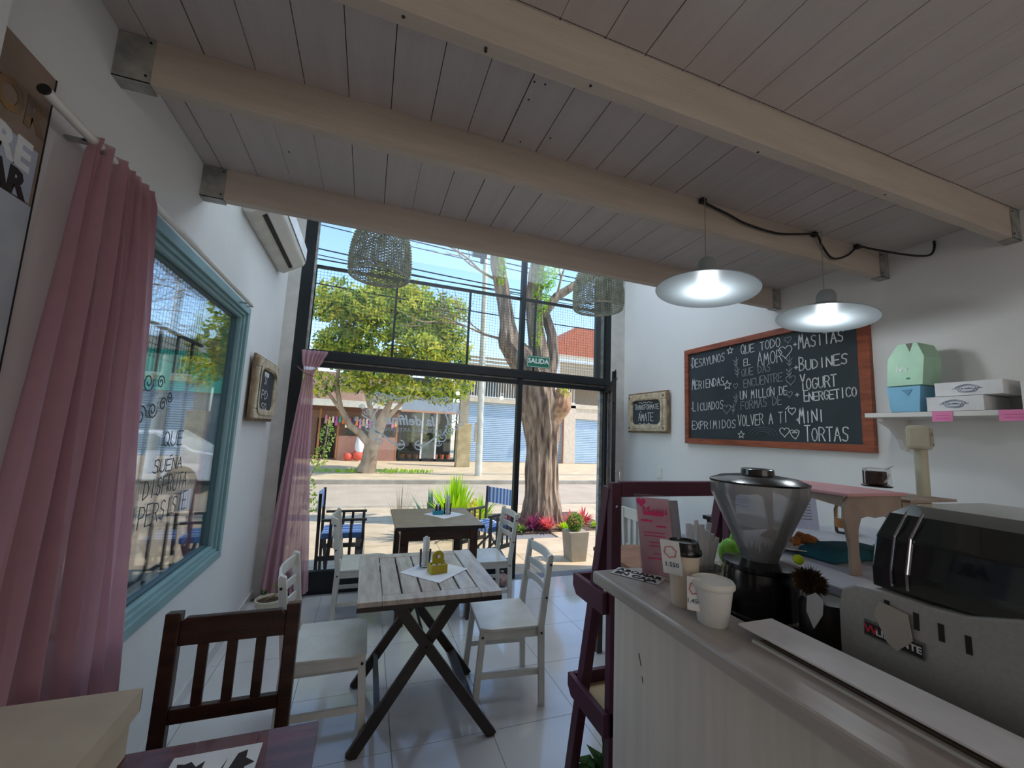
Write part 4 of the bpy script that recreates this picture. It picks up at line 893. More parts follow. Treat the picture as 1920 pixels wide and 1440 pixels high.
g = G(t); write(g, 'SI', (XL+.052, 3.72, 1.90), (0, 1, 0), (0, 0, 1), .08, .1, (1, 0, 0), .006); write(g, 'PD', (XL+.052, 3.68, 1.78), (0, 1, 0), (0, 0, 1), .07, .2, (1, 0, 0), .006); write(g, 'SQ', (XL+.052, 3.70, 1.69), (0, 1, 0), (0, 0, 1), .06, .18, (1, 0, 0), .006)
g.build('chalk_writing', CHALK, t)
B(XL+.049, XL+.052, 3.72, 3.86, 1.965, 2.0, t).build('small_sticker', PAPER, t)
t = thing('framed_chalkboard', 'small cream framed chalkboard reading TRANSFORMATE AMATE on the right wall', 'picture', (XR, 3.9, 1.68))
framed(t, 0, XR-.022, 3.555, 4.225, 1.685, 2.115, CREAM, CREAMD, -1)
g = G(t); xx = XR-.052
write(g, 'TRANSFORMATE', (xx, 4.10, 1.935), (0, -1, 0), (0, 0, 1), .055, .43, (-1, 0, 0), .005, first=1.2); write(g, 'AMATE', (xx, 4.03, 1.80), (0, -1, 0), (0, 0, 1), .09, .27, (-1, 0, 0), .006)
for zc in (2.015, 1.765): poly_line(g, [(-.12+.24*k/16, .008*math.sin(k*1.2)) for k in range(17)], (xx, 3.9, zc), (0, -1, 0), (0, 0, 1), (-1, 0, 0), .005)
poly_line(g, [(-.01, 0), (.0, .012), (.01, 0)], (xx, 3.99, 1.905), (0, -1, 0), (0, 0, 1), (-1, 0, 0), .004)
g.build('chalk_writing', CHALK, t)
for y in (3.59, 4.19):
    for z in (1.72, 2.08): G(t).sphere((XR-.068, y, z), .016, 8, (.4, 1, 1)).build('corner_rosette', CREAMD, t, smooth=True)
# big chalkboard
t = thing('menu_chalkboard', 'big menu chalkboard in a reddish wooden frame on the right wall', 'chalkboard', (XR, 2.48, 1.57))
y0, y1, z0, z1 = 1.665, 3.30, 1.572, 2.522; fw = .05
B(XR-.02, XR-.005, y0+.03, y1-.03, z0+.03, z1-.03, t).build('slate', SLATE, t)
for a, b, c, d in ((y0, y1, z1-fw, z1), (y0, y1, z0, z0+fw), (y0, y0+fw+.015, z0+fw, z1-fw), (y1-fw, y1, z0+fw, z1-fw)): B(XR-.04, XR-.001, a, b, c, d, t).build('frame_rail', CEDAR, t, bevel=.003)
XC = XR-.0205
TXT = [('DESAYUNOS', 3.208, 2.327, 2.808, 2.344, .077, 1.35), ('MERIENDAS', 3.211, 2.108, 2.82, 2.119, .076, 1.35), ('LICUADOS', 3.204, 1.891, 2.833, 1.904, .075, 1.3), ('EXPRIMIDOS', 3.215, 1.712, 2.703, 1.727, .074, 1.1),
  ('QUE TODO', 2.636, 2.373, 2.271, 2.379, .072, 1.15), ('EL', 2.611, 2.264, 2.543, 2.273, .061, 1), ('AMOR', 2.478, 2.245, 2.258, 2.253, .104, 1.1), ('QUE DAS', 2.634, 2.175, 2.36, 2.189, .061, 1), ('ENCUENTRE', 2.616, 2.075, 2.264, 2.099, .07, 1),
  ('UN MILLON DE', 2.654, 1.975, 2.229, 1.986, .07, 1), ('FORMAS DE', 2.649, 1.884, 2.276, 1.913, .07, 1), ('VOLVER A TI', 2.681, 1.74, 2.232, 1.772, .088, 1.1),
  ('MASITAS', 2.129, 2.33, 1.816, 2.331, .082, 1.5), ('BUDINES', 2.13, 2.159, 1.799, 2.169, .073, 1.5), ('YOGURT', 2.126, 2.01, 1.875, 2.023, .081, 1.4), ('ENERGETICO', 2.104, 1.925, 1.756, 1.942, .064, 1.3), ('MINI', 2.146, 1.761, 1.968, 1.779, .088, 1.4), ('TORTAS', 2.11, 1.633, 1.816, 1.643, .094, 1.2)]
for s_, ya, za, yb, zb, h_, fi in TXT:
    w_ = math.hypot(yb-ya, zb-za); adv_ = 1/(len(s_)-.15); pos = 0; mm_ = CHALK if s_ not in ('QUE DAS', 'ENCUENTRE', 'FORMAS DE') else CHALKD
    for wd in s_.split(' '):
        g = G(t); f0 = pos*adv_; write(g, wd, (XC, ya+(yb-ya)*f0, za+(zb-za)*f0), (0, yb-ya, zb-za), (0, 0, 1), h_, w_*(len(wd)-.15)*adv_, (-1, 0, 0), .0075 if ya < 2.2 else .0055, first=fi if pos == 0 else 1)
        pos += len(wd)+1; g.build('chalk_word', mm_, t)
    g = G(t)
    if s_ == 'UN MILLON DE': g.bar((XC-.002, ya-.275, za+.075), (XC-.002, ya-.292, za+.09), .0055, .0015, (-1, 0, 0))
    if s_ == 'VOLVER A TI': g.bar((XC-.002, yb+.02, zb+.10), (XC-.002, yb-.01, zb+.125), .0055, .0015, (-1, 0, 0))
    if g.v: g.build('chalk_accent', mm_, t)
def bd(pts, y, z, th=.005, m=CHALK):
    g = G(t); poly_line(g, pts, (XC, y, z), (0, -1, 0), (0, 0, 1), (-1, 0, 0), th); g.build('chalk_drawing', m, t)
for y, z, s in ((2.75, 2.428, .035), (2.787, 2.114, .045), (2.653, 1.669, .035)): bd(star(s), y, z)
for y, z, s, m in ((2.235, 2.33, .11, CHALK), (2.21, 2.42, .055, CHALKD), (2.20, 2.10, .08, CHALKD), (2.20, 1.86, .06, CHALK), (2.265, 1.70, .08, CHALK), (2.80, 1.90, .09, CHALKD), (2.70, 2.10, .05, CHALKD), (2.215, 1.99, .05, CHALKD)): bd(heart(s), y, z, .005, m)
bd([(-.035, .02), (-.015, .03), (0, .02), (.02, .032), (.04, .02), (.03, -.01), (.01, -.04), (-.015, -.02), (-.035, .02)], 2.19, 1.685); bd([(-.015, 0), (-.005, .012), (0, 0), (.01, .014), (.016, 0), (.025, .012)], 2.19, 1.69)
for y, z in ((2.691, 2.306), (2.68, 2.22), (2.70, 1.98), (2.205, 2.24), (2.21, 2.16), (2.73, 1.90)):
    bd([(0, -.05), (.005, .05)], y, z, .005, CHALKD); bd([(-.025, .03), (0, 0), (.025, .03)], y, z, .006, CHALKD); bd([(-.02, -.005), (.002, -.03), (.02, 0)], y, z, .006, CHALKD)
for z in (2.37, 2.19, 1.98, 1.79): bd([(-.015, 0), (.015, 0)], 2.155, z, .006); bd([(0, -.015), (0, .015)], 2.155, z, .006)
for z in (2.36, 1.92, 1.74): bd([(-.006, 0), (.006, 0)], 3.22, z, .007)
for r_ in (.05, .075, .10): bd([(r_*1.3*math.cos(a), r_*.7*math.sin(a)) for a in [PI*k/12 for k in range(13)]], 2.45, 1.665, .007, mat('smudged_chalk', (84, 92, 96), .9))
t = thing('light_switch', 'white switch plate on the right wall below the small cream frame', 'switch', (XR, 3.73, 1.18))
B(XR-.012, XR-.001, 3.685, 3.77, 1.175, 1.285, t).build('plate', PLASTW, t, bevel=.003)
for z in (1.20, 1.23, 1.26): B(XR-.015, XR-.012, 3.71, 3.745, z-.01, z+.01, t).build('rocker', PLASTW, t)
t = thing('exit_sign', 'green SALIDA sign on the glass above the doorway', 'sign', (1.865, YF+.01, 2.326))
B(1.715, 2.015, YF+.013, YF+.0195, 2.385, 2.525, t).build('panel', mat('exit_green', (30, 116, 88), .5), t)
g = G(t)
for a, b, c, d in ((1.722, 2.008, 2.514, 2.518), (1.722, 2.008, 2.392, 2.396), (1.722, 1.726, 2.396, 2.514), (2.004, 2.008, 2.396, 2.514)): g.box(a, b, YF+.0115, YF+.013, c, d)
g.build('border_line', PAPER, t)
text_mesh('lettering', 'SALIDA', .082, PAPER, frame_m((1.865, YF+.0112, 2.462), (1, 0, 0), (0, 0, 1)), t, t, bold=.0022)
# canvas print left edge
t = thing('wall_canvas', 'tall canvas print with big letters at the far left edge', 'picture', (XL, 1.0, 1.3))
YC1 = 1.336
B(XL+.001, XL+.012, 1.11, YC1, 2.12, 2.478, t).build('upper_panel', mat('brown_print', (150, 128, 112), .7, c2=(132, 112, 100), scale=6), t)
B(XL+.001, XL+.012, 1.11, YC1, .95, 2.118, t).build('lower_panel', mat('blue_grey_print', (166, 176, 188), .7, c2=(206, 206, 206), scale=3), t)
B(XL+.001, XL+.014, YC1, YC1+.003, .95, 2.478, t).build('edge', NAIL, t)
B(XL+.012, XL+.0125, 1.11, YC1-.01, 2.122, 2.26, t).build('printed_patch', mat('pale_blue_print', (184, 190, 206), .7), t)
for s_, z_, m_, sz in (('OR', 2.335, mat('grey_letters', (92, 92, 94), .7, c2=(160, 120, 70), scale=12), .105), ('RE', 2.225, PAPER, .10), ('AR', 2.15, INK, .085)):
    text_mesh('lettering', s_, sz, m_, frame_m((XL+.013, YC1-.085, z_), (0, 1, 0), (0, 0, 1)), t, t, bold=.004)

# ---- lamps
def pendant(label, x, y, z, rx=0, ry=0):
    t = thing('pendant_lamp', label, 'lamp', (x, y, z), 0, 'enamel pendant lamps over the counter')
    R_ = Matrix.Rotation(rx, 4, 'X') @ Matrix.Rotation(ry, 4, 'Y')
    G().lathe([(.235, .0), (.237, .004), (.11, .062), (.052, .085), (.048, .10), (.046, .145), (.035, .165), (.006, .172)], 40, m=R_).build('shade', SHADEO, t, smooth=True)
    G().lathe([(.2345, .001), (.108, .059), (.03, .080), (0, .081)], 40, m=R_).build('shade_lining', SHADEI, t, smooth=True)
    b = G().sphere((0, 0, .03), .031, 20).build('bulb', BULB, t, smooth=True)
    G().tube([(0, 0, .17), (0, 0, ZC-.02-z)], .0022, 6).build('cord', mat('grey_cord_wire', (150, 140, 130), .6), t)
    l = bpy.data.lights.new('bulb_light', 'POINT'); l.energy = 3.4; l.shadow_soft_size = .035; l.color = (.86, .93, 1)
    lo = bpy.data.objects.new('bulb_light', l); COL.objects.link(lo); lo.location = (x, y, z-.06)
pendant('lit pale enamel pendant lamp further from the right wall', 1.515, 1.50, 2.335, 0, .09)
pendant('lit pale enamel pendant lamp nearer the chalkboard', 2.37, 1.50, 2.31, 0, .12)
CAB = [(1.54, 1.53, 2.835), (1.557, 1.53, 2.82), (1.701, 1.53, 2.795), (1.831, 1.53, 2.77), (2.049, 1.53, 2.765), (2.217, 1.53, 2.795), (2.373, 1.53, 2.825), (2.414, 1.53, 2.775), (2.479, 1.53, 2.715), (2.548, 1.53, 2.712), (2.646, 1.53, 2.754), (2.75, 1.53, 2.826)]
CAB += [(2.83, 1.50, 2.815), (2.92, 1.42, 2.77), (2.99, 1.36, 2.745), (3.04, 1.33, 2.75), (3.06, 1.32, 2.79), (3.062, 1.32, 2.835)]
def smooth_pts(P, n=5):
    P = [Vector(p) for p in P]; out = []
    for i in range(len(P)-1):
        p0, p1, p2, p3 = P[max(i-1, 0)], P[i], P[i+1], P[min(i+2, len(P)-1)]
        for k in range(n):
            u = k/n; out.append(.5*((2*p1)+(p2-p0)*u+(2*p0-5*p1+4*p2-p3)*u*u+(3*p1-p0-3*p2+p3)*u**3))
    return out+[P[-1]]
t = thing('black_cable', 'black electric cable looping along the beam to the right wall', 'cable', (1.54, 1.53, 2.83))
G(t).tube(smooth_pts(CAB), .006, 8).build('cable', NAIL, t, smooth=True)
for p in ((1.54, 1.53, 2.835), (2.373, 1.53, 2.83), (2.75, 1.53, 2.83)): G(t).box(p[0]-.015, p[0]+.015, 1.525, 1.55, p[2]-.012, p[2]+.012).build('cable_clip', DARKP, t, bevel=.002)
def wicker(label, x, y, z):
    t = thing('wicker_lamp', label, 'lamp', (x, y, z), 0, 'wicker lamps hanging by the shop front')
    prof = [(.205, 0), (.217, .03), (.218, .12), (.208, .22), (.19, .30), (.15, .37), (.09, .41), (.03, .425)]
    def rad(u):
        zz_ = u*.425
        for (r0, a), (r1, b) in zip(prof, prof[1:]):
            if zz_ <= b+1e-9: return r0+(r1-r0)*(zz_-a)/(b-a)
        return prof[-1][0]
    g = G()
    for k in range(64):
        a = 2*PI*k/64; g.tube([((rad(u)+.001)*math.cos(a), (rad(u)+.001)*math.sin(a), u*.425) for u in [i/8 for i in range(9)]], .0032, 4)
    g.build('ribs', WICK, t, kind='stuff')
    g = G(); N = 104
    for q in range(40):
        u = q/40; pts = []
        r0 = rad(u)
        for k in range(N+1):
            a = 2*PI*k/N; rr_ = r0+.0045*(1 if (k//2+q) % 2 else -1); pts.append((rr_*math.cos(a), rr_*math.sin(a), u*.425))
        g.tube(pts, .0038, 3)
    g.build('weave', WICK, t, kind='stuff')
    G().lathe([(.203, -.006), (.212, -.008), (.217, 0), (.208, .008), (.203, 0)], 40, close=True).build('rim', WICK, t, smooth=True)
    G().tube([(0, 0, .42), (0, 0, 4.09-z)], .004, 6).build('cord', BLACK, t)
    G().lathe([(.018, .30), (.022, .33), (.02, .40)], 12).build('lamp_holder', DARKP, t)
    G().sphere((0, 0, .265), .035, 14).build('bulb', PLASTW, t, smooth=True)
wicker('grey wicker bell lamp at the left in front of the shop window', -.01, 3.02, 2.69)
wicker('grey wicker bell lamp at the right beside the right wall', 1.815, 3.0, 2.71)

# ============================================================ COUNTER SIDE
t = thing('counter', 'pale customer counter with grey raised ledge along the right side', 'counter', (1.1, .6, 0))
B(.79, .815, -.9, 1.17, 0, 1.13, t).build('front_panel', CPAN, t); B(.815, 1.36, 1.145, 1.17, 0, 1.13, t).build('end_panel', CPAN, t)
CT = CTOP
G(t).box(.72, .905, -.9, 1.195, 1.132, 1.17).box(.905, 1.38, .985, 1.195, 1.132, 1.17).build('ledge_top', CT, t, bevel=.008)
B(.905, .93, -.9, .985, .90, 1.132, t).build('inner_panel', CPAN, t)
B(.93, 1.47, -.9, .985, .86, .90, t).build('work_surface', mat('dark_worktop', (60, 54, 50), .4), t); B(.95, 1.45, -.88, .96, 0, .86, t).build('cabinet_body', CPAN, t)
g = G(t)
for a, b in (((.789, 1.045, .985), (.789, 1.035, .955)), ((.789, 1.03, .93), (.789, 1.027, .915))): g.bar(a, b, .003, .001, (1, 0, 0))
g.build('scuff_mark', mat('scuff', (110, 106, 104), .8), t)
t = thing('board_stack', 'stack of thin brown boards lying along the counter ledge', 'boards', (.86, .2, 1.17))
for k in range(5):
    B(.842+.003*k, .93, -.6, .70-.012*k, 1.1705+k*.004, 1.1738+k*.004, t).build('board', mat('stack_board_%d' % (k % 2), ((150, 134, 120), (120, 104, 92))[k % 2], .7), t)
tag_ = B(.822, .925, -.6, .735, 1.192, 1.1965).build('white_board', PAPER, label='white sheet lying on top of the board stack on the ledge', cat='board', bevel=.001)
B(.826, .836, -.6, .705, 1.1702, 1.176).build('white_strip', PLASTW, label='thin white strip lying along the front of the board stack', cat='strip')
# ladder shelf
t = thing('ladder_shelf', 'plum painted A-frame step shelf standing at the end of the counter', 'shelf', (1.25, 1.55, 0))
for x in (.95, 1.545):
    B(x-.022, x+.022, 1.40, 1.435, 0, 1.42, t).build('post', PURP, t, bevel=.003)
    G(t).bar((x-.005, 1.44, 1.40), (x-.005, 1.745, 0), .042, .045, (0, 1, 0)).build('slanted_leg', PURP, t, bevel=.003)
B(.972, 1.523, 1.398, 1.432, 1.365, 1.425, t).build('top_rail', PURP, t, bevel=.003)
for z, ya, yb in ((.95, 1.36, 1.66), (.53, 1.34, 1.685)):
    for x in (.915, 1.575): G(t).prism([(ya+.06, z-.03), (yb-.03, z-.03), (yb, z+.0), (yb, z+.05), (ya+.06, z+.05)], 'x', x-.011, x+.011).build('tray_side', PURP, t, bevel=.002)
    B(.93, 1.56, yb-.02, yb, z, z+.05, t).build('tray_front', PURP, t); B(.93, 1.56, ya+.08, yb-.02, z-.01, z, t).build('tray_bottom', BEIGE, t); B(.93, 1.56, ya+.06, ya+.08, z-.03, z+.05, t).build('tray_back', PURP, t)
G(t).lathe([(.005, 0), (.005, .003)], 8, m=Matrix.Translation((.945, 1.398, 1.33)) @ Matrix.Rotation(PI/2, 4, 'X')).build('screw', CHROME, t)
t = thing('floor_plant', 'dark green leafy plant on the floor below the plum shelf', 'plant', (1.12, 1.60, 0))
G(t).lathe([(.06, 0), (.08, .14), (.085, .15)], 16, (1.12, 1.60, 0)).build('pot', DARKP, t, smooth=True); g = G(t); blades(g, (1.08, 1.58, .13), 60, .26, .03, 1.0, .5, 8, .5); g.build('leaf_blades', LEAFD, t)
for k, (y, z, tt) in enumerate(()): pass
# menu holder
t = thing('menu_card', 'pink printed menu card standing tilted on the counter ledge', 'menu', (.88, 1.10, 1.17))
Mm = frame_m((.905, 1.10, 1.172), (.62, -.42, 0), (-.10, .02, .99))
G(t).box(-.05, .05, 0, .24, -.001, .001, Mm).build('card', mat('pale_pink_card', (232, 178, 200), .6, c2=(236, 196, 212), scale=8), t)
G(t).box(-.055, .055, -.001, .25, .0015, .003, Mm).build('acrylic_sleeve', CLEAR, t)
HP = mat('hot_pink_ink', (214, 60, 120), .7); g = G(t)
for v, a, b, th in ((.185, -.03, .03, .012), (.165, -.04, -.005, .006), (.15, .005, .035, .005), (.13, -.035, .03, .003), (.12, -.035, .03, .003), (.10, -.02, .035, .003), (.088, -.02, .035, .003), (.065, -.01, .04, .003), (.05, -.03, .02, .004)):
    g.box(a, b, v, v+th, .0032, .0036, Mm)
g.build('printed_lines', HP, t); g = G(t)
for p in heart(.03): pass
g.add([Mm @ Vector((x-.035, y+.225, .0034)) for x, y in heart(.03)[:-1]], [tuple(range(16))]); g.build('printed_heart', HP, t)
text_mesh('lettering', 'Menu', .034, HP, Mm @ Matrix.Translation((0.005, .20, .0036)), t, t)
t = thing('grey_divider', 'grey plastic leaflet holder behind the pink menu card', 'holder', (1.0, 1.14, 1.17))
Mm = frame_m((.985, 1.13, 1.172), (1, -.12, 0), (-.09, .05, .99))
G(t).box(-.045, .045, 0, .225, -.001, .001, Mm).build('back_plate', mat('translucent_grey', (150, 152, 160), .4), t); G(t).box(-.04, .045, 0, .02, .0, .03, Mm).build('foot', CLEAR, t)
# napkins in holder on the ledge
t = thing('sachet_holder', 'bunch of white rolled napkins standing on the ledge behind the black lidded cup', 'napkins', (1.10, 1.13, 1.17))
for k in range(10):
    x = 1.065+.09*(k % 5)/4; y = 1.11+.035*(k//5); h_ = .12+.055*rnd.random()-(.02 if k % 5 > 2 else 0)
    G(t).bar((1.09+(x-1.1)*.6, y, 1.172), (x, y, 1.172+h_), .02, .009, (rnd.uniform(-1, 1), 1, 0)).build('napkin', PAPER, t, bevel=.002)
B(1.06, 1.145, 1.085, 1.165, 1.1705, 1.19, t).build('holder', CLEAR, t)
# cups
def price_tag(t, o, u, v, w_, h_, price):
    Mm = frame_m(o, u, v); c_ = G(t).box(-w_/2, w_/2, -h_/2, h_/2, 0, .001, Mm).build('price_tag', PAPER, t)
    g = G(t); poly_line(g, [(w_*.3*math.cos(a)*(1+.12*math.sin(6*a)), h_*.16+h_*.16*math.sin(a)*(1+.12*math.sin(6*a))) for a in [2*PI*k/24 for k in range(25)]], Mm.translation, Mm.col[0].xyz, Mm.col[1].xyz, Mm.col[2].xyz, .0016)
    g.build('printed_emblem', mat('red_print', (206, 90, 100), .7), t)
    text_mesh('price_lettering', price, h_*.19, mat('blue_ink', (50, 96, 120), .7), Mm @ Matrix.Translation((0, -h_*.22, .0015)), t, t)
t = thing('lidded_cup', 'tall cream paper cup with black lid and price tag on the ledge', 'cup', (.825, .905, 1.17))
c = (.825, .905, 1.17)
G(t).lathe([(.030, .0), (.031, .002), (.040, .135), (.0415, .138)], 32, c).build('paper_cup', mat('cream_paper_cup', (222, 206, 184), .6), t, smooth=True)
G(t).lathe([(.044, .130), (.0455, .134), (.0445, .142), (.0405, .146), (.0385, .158), (.036, .162), (.034, .157), (0, .155)], 32, c).build('lid', DARKP, t, smooth=True)
price_tag(t, (.775, .895, 1.295), (.55, -.75, .0), (-.10, .05, .95), .048, .085, '1.550')
t = thing('foam_cup', 'squat white foam tub with flat lid nearest on the ledge', 'cup', (.815, .80, 1.17))
c = (.815, .80, 1.17)
G(t).lathe([(.032, 0), (.034, .002), (.045, .085)], 36, c).build('tub', mat('white_foam', (226, 224, 220), .7, bump=.05, bscale=90), t, smooth=True)
G(t).lathe([(.0475, .083), (.050, .086), (.050, .093), (.046, .099), (.042, .0985), (.041, .0965), (0, .0965)], 36, c).build('lid', PLASTW, t, smooth=True)
price_tag(t, (.770, .812, 1.235), (.6, -.6, 0), (.03, .04, .97), .030, .075, '1.450')
t = thing('notice_card', 'white card with black lettering lying flat at the ledge corner', 'card', (.825, 1.12, 1.171))
Mm = frame_m((.835, 1.115, 1.1715), (.55, -.83, 0), (.83, .55, 0))
G(t).box(-.075, .075, -.035, .035, 0, .001, Mm).build('card', PAPER, t)
text_mesh('lettering', 'ABONAR\nEN CAJA', .034, INK, Mm @ Matrix.Translation((0, 0, .0012)), t, t, bold=.0012)
t = thing('green_fruit_ornament', 'bright green speckled ornament behind the coffee grinder', 'ornament', (1.20, 1.10, 1.17))
GM = mat('lime_speckle', (120, 206, 60), .5, c2=(170, 236, 100), scale=40)
G(t).sphere((1.205, 1.10, 1.225), .042, 16, (1, .9, 1.15)).build('body', GM, t, smooth=True)
G(t).prism([(1.20, 1.27), (1.215, 1.30), (1.245, 1.33), (1.235, 1.295), (1.215, 1.27)], 'y', 1.095, 1.105).build('leaf', GM, t)
B(1.18, 1.23, 1.08, 1.12, 1.1705, 1.185, t).build('base', BEIGE, t)
# grinder
t = thing('coffee_grinder', 'black coffee grinder with big clear conical hopper behind the ledge', 'grinder', (1.13, .93, .90)); c = (1.13, .93, .90)
G(t).lathe([(.10, 0), (.10, .08)], 8, c).build('foot', STEEL, t)
G(t).lathe([(.085, .08), (.088, .14), (.088, .16)], 28, c).build('chrome_collar', mat('brushed_dark_steel', (96, 98, 98), .3, .8), t, smooth=True)
G(t).lathe([(.098, .155), (.104, .165), (.104, .215), (.098, .22), (.096, .31), (.092, .335), (.10, .34), (.10, .352), (.05, .36)], 36, c).build('body', DARKP, t, smooth=True)
G(t).lathe([(.045, .355), (.048, .365), (.128, .545), (.130, .55), (.130, .585), (.127, .585), (.126, .55), (.045, .37), (.042, .36)], 44, c).build('hopper', HOPPER, t, smooth=True)
G(t).lathe([(.132, .582), (.133, .587), (.10, .600), (.05, .606), (0, .607)], 44, c).build('lid', DARKP, t, smooth=True)
G(t).lathe([(.046, .603), (.044, .622), (.040, .624), (0, .624)], 28, c).build('lid_knob', DARKP, t, smooth=True)
g = G(t); rr = random.Random(2)
for k in range(70):
    a = rr.uniform(0, 6.28); r0 = rr.uniform(.01, .04); p = Vector((c[0]+r0*math.cos(a), c[1]+r0*math.sin(a), c[2]+.36)); l_ = rr.uniform(.02, .05)
    q = p+Vector((.25*r0*math.cos(a), .25*r0*math.sin(a), l_)); g.tube([p, q], [.0035, .001], 4)
g.build('dark_bristles', DARKP, t, kind='stuff')
B(.985, 1.03, .955, .99, 1.05, 1.075, t).build('dosing_lever', CHROME, t) if False else None
t = thing('doser', 'dark ground coffee container with steel band between grinder and machine', 'container', (1.13, .745, .90)); c = (1.13, .745, .90)
G(t).lathe([(.05, .0), (.05, .10)], 24, c).build('base', DARKP, t, smooth=True); G(t).lathe([(.060, .10), (.062, .105), (.062, .15), (.058, .155)], 28, c).build('steel_band', CHROME, t, smooth=True)
G(t).lathe([(.058, .155), (.060, .16), (.060, .30), (.05, .315), (0, .318)], 28, c).build('body', mat('dark_brown_plastic', (30, 22, 18), .4), t, smooth=True)
t = thing('fuzzy_pompom', 'brown fuzzy ball with lime bead on top of the dark container', 'ornament', (1.10, .765, 1.22)); g = G(t); c = Vector((1.10, .765, 1.255))
for k in range(900):
    d_ = Vector((rr.gauss(0, 1), rr.gauss(0, 1), rr.gauss(0, 1))).normalized(); s_ = d_.orthogonal().normalized()*.0035; b_ = c+d_*.022; g.add([b_-s_, b_+s_, c+d_*rr.uniform(.03, .046)], [(0, 1, 2)])
G(t).sphere(c, .026, 14).build('core', mat('dark_fur', (40, 28, 18), .95), t, smooth=True); g.build('fur', mat('brown_fur', (84, 62, 30), .95), t, kind='stuff'); G(t).sphere((1.09, .785, 1.303), .013, 14).build('bead', mat('lime_bead', (206, 230, 30), .5), t, smooth=True)
t = thing('paper_leaf_tag', 'white leaf shaped paper tag hanging in front of the dark container', 'tag', (1.06, .70, 1.17))
G(t).prism([(.735, 1.235), (.715, 1.25), (.697, 1.238), (.70, 1.205), (.722, 1.165), (.738, 1.20)], 'x', 1.045, 1.047).build('tag', PAPER, t)
# espresso machine
t = thing('espresso_machine', 'grey steel espresso machine with smoked hood at the right edge', 'coffee machine', (1.25, .2, .90))
crv = [(.635, .93), (.635, 1.26), (.628, 1.295), (.60, 1.312), (.545, 1.318), (.48, 1.316), (.43, 1.32), (.37, 1.34), (.25, 1.345), (-.25, 1.345), (-.25, .93)]
G(t).prism(crv, 'x', 1.0, 1.46).build('body', STEEL, t, bevel=.004)
for y, z in ((.60, .92), (-.2, .92)):
    for x in (1.05, 1.4): G(t).lathe([(.02, -.019), (.025, .012)], 12, (x, y, z)).build('foot', DARKP, t)
hood = [(1.012, 1.32), (1.012, 1.36), (1.03, 1.42), (1.08, 1.465), (1.15, 1.48), (1.44, 1.48), (1.44, 1.32)]
G(t).prism([(x, z-.0) for x, z in hood], 'y', -.25, .575).build('smoked_hood', SMOKE, t, bevel=.004)
for yy in (.54, .515): G(t).tube([(1.009, yy, 1.33), (1.009, yy, 1.36), (1.028, yy, 1.425), (1.075, yy, 1.472)], .0025, 6).build('chrome_trim', CHROME, t)
for y in (.545, .50, .465, .43): B(.9985, 1.001, y-.004, y+.004, 1.272-(.545-y)*.12, 1.302-(.545-y)*.12, t).build('vent_slot', NAIL, t)
for k in range(9): y = .325-k*.014; G(t).bar((.9995, y, 1.318), (.9995, y-.008, 1.290), .005, .002, (1, 0, 0)).build('vent_slot', NAIL, t)
bg_ = G(t).bar((.998, .586, 1.236), (.998, .490, 1.232), .03, .004, (1, 0, 0)).build('badge', mat('badge_grey', (120, 122, 122), .3, .7), t)
Mb = frame_m((.9955, .580, 1.235), (0, -1, -.03), (0, 0, 1))
G(t).bar((.9965, .584, 1.236), (.9965, .492, 1.232), .023, .003, (1, 0, 0)).build('badge_plate', mat('badge_black', (34, 34, 36), .3), t)
text_mesh('lettering', 'W', .022, mat('badge_red', (196, 40, 60), .5), Mb @ Matrix.Translation((.007, 0, 0)), t, t, bold=.0006); text_mesh('lettering', 'LIR', .018, PAPER, Mb @ Matrix.Translation((.027, 0, 0)), t, t, bold=.0004); text_mesh('lettering', 'LENTE', .017, PAPER, Mb @ Matrix.Translation((.063, 0, 0)), t, t, bold=.0004)
G(t).prism([(.555, 1.298), (.51, 1.29), (.505, 1.245), (.53, 1.215), (.545, 1.225), (.565, 1.27)], 'x', .992, .995).build('paper_patch', mat('greige_paper', (180, 172, 162), .8), t)
# pink topped display stand on a back cabinet
t = thing('back_cabinet', 'white cabinet behind the counter carrying the pink topped stand', 'cabinet', (2.1, 1.2, 0))
B(1.5, 2.75, .55, 1.62, 0, 1.12, t).build('body', CPAN, t); B(1.48, 2.77, .53, 1.64, 1.12, 1.15, t).build('worktop', mat('pale_worktop', (190, 192, 200), .4), t, bevel=.004)
t = thing('display_stand', 'pink topped wooden stand with scalloped greige sides behind the machine', 'stand', (1.9, 1.25, 1.15))
B(1.63, 1.97, .985, 1.56, 1.425, 1.437, t).build('pink_top', PINKT, t, bevel=.003)
side = [(1.655, 1.15), (1.655, 1.24), (1.642, 1.30), (1.628, 1.345), (1.632, 1.39), (1.655, 1.425), (1.96, 1.425), (1.96, 1.15), (1.925, 1.15), (1.92, 1.26), (1.90, 1.335), (1.86, 1.35), (1.80, 1.345), (1.76, 1.352), (1.72, 1.345), (1.70, 1.30), (1.70, 1.22), (1.712, 1.15)]
G(t).prism(side, 'y', 1.0, 1.012).build('front_board', GREIGE, t, bevel=.002)
G(t).prism([(x, z) for x, z in side], 'y', 1.53, 1.542).build('back_board', GREIGE, t, bevel=.002)
G(t).prism([(1.012, 1.425), (1.53, 1.425), (1.53, 1.385), (1.45, 1.402), (1.37, 1.385), (1.29, 1.402), (1.21, 1.385), (1.13, 1.402), (1.012, 1.385)], 'x', 1.64, 1.65).build('scalloped_rail', GREIGE, t)
G(t).prism([(1.965, 1.40), (2.27, 1.385), (2.27, 1.33), (2.20, 1.30), (2.18, 1.22), (2.16, 1.30), (2.06, 1.29), (2.02, 1.20), (2.0, 1.30), (1.965, 1.33)], 'y', 1.0, 1.012).build('extension_board', GREIGE, t); B(1.975, 2.28, .98, 1.3, 1.400, 1.410, t).build('extension_top', GREIGE, t)
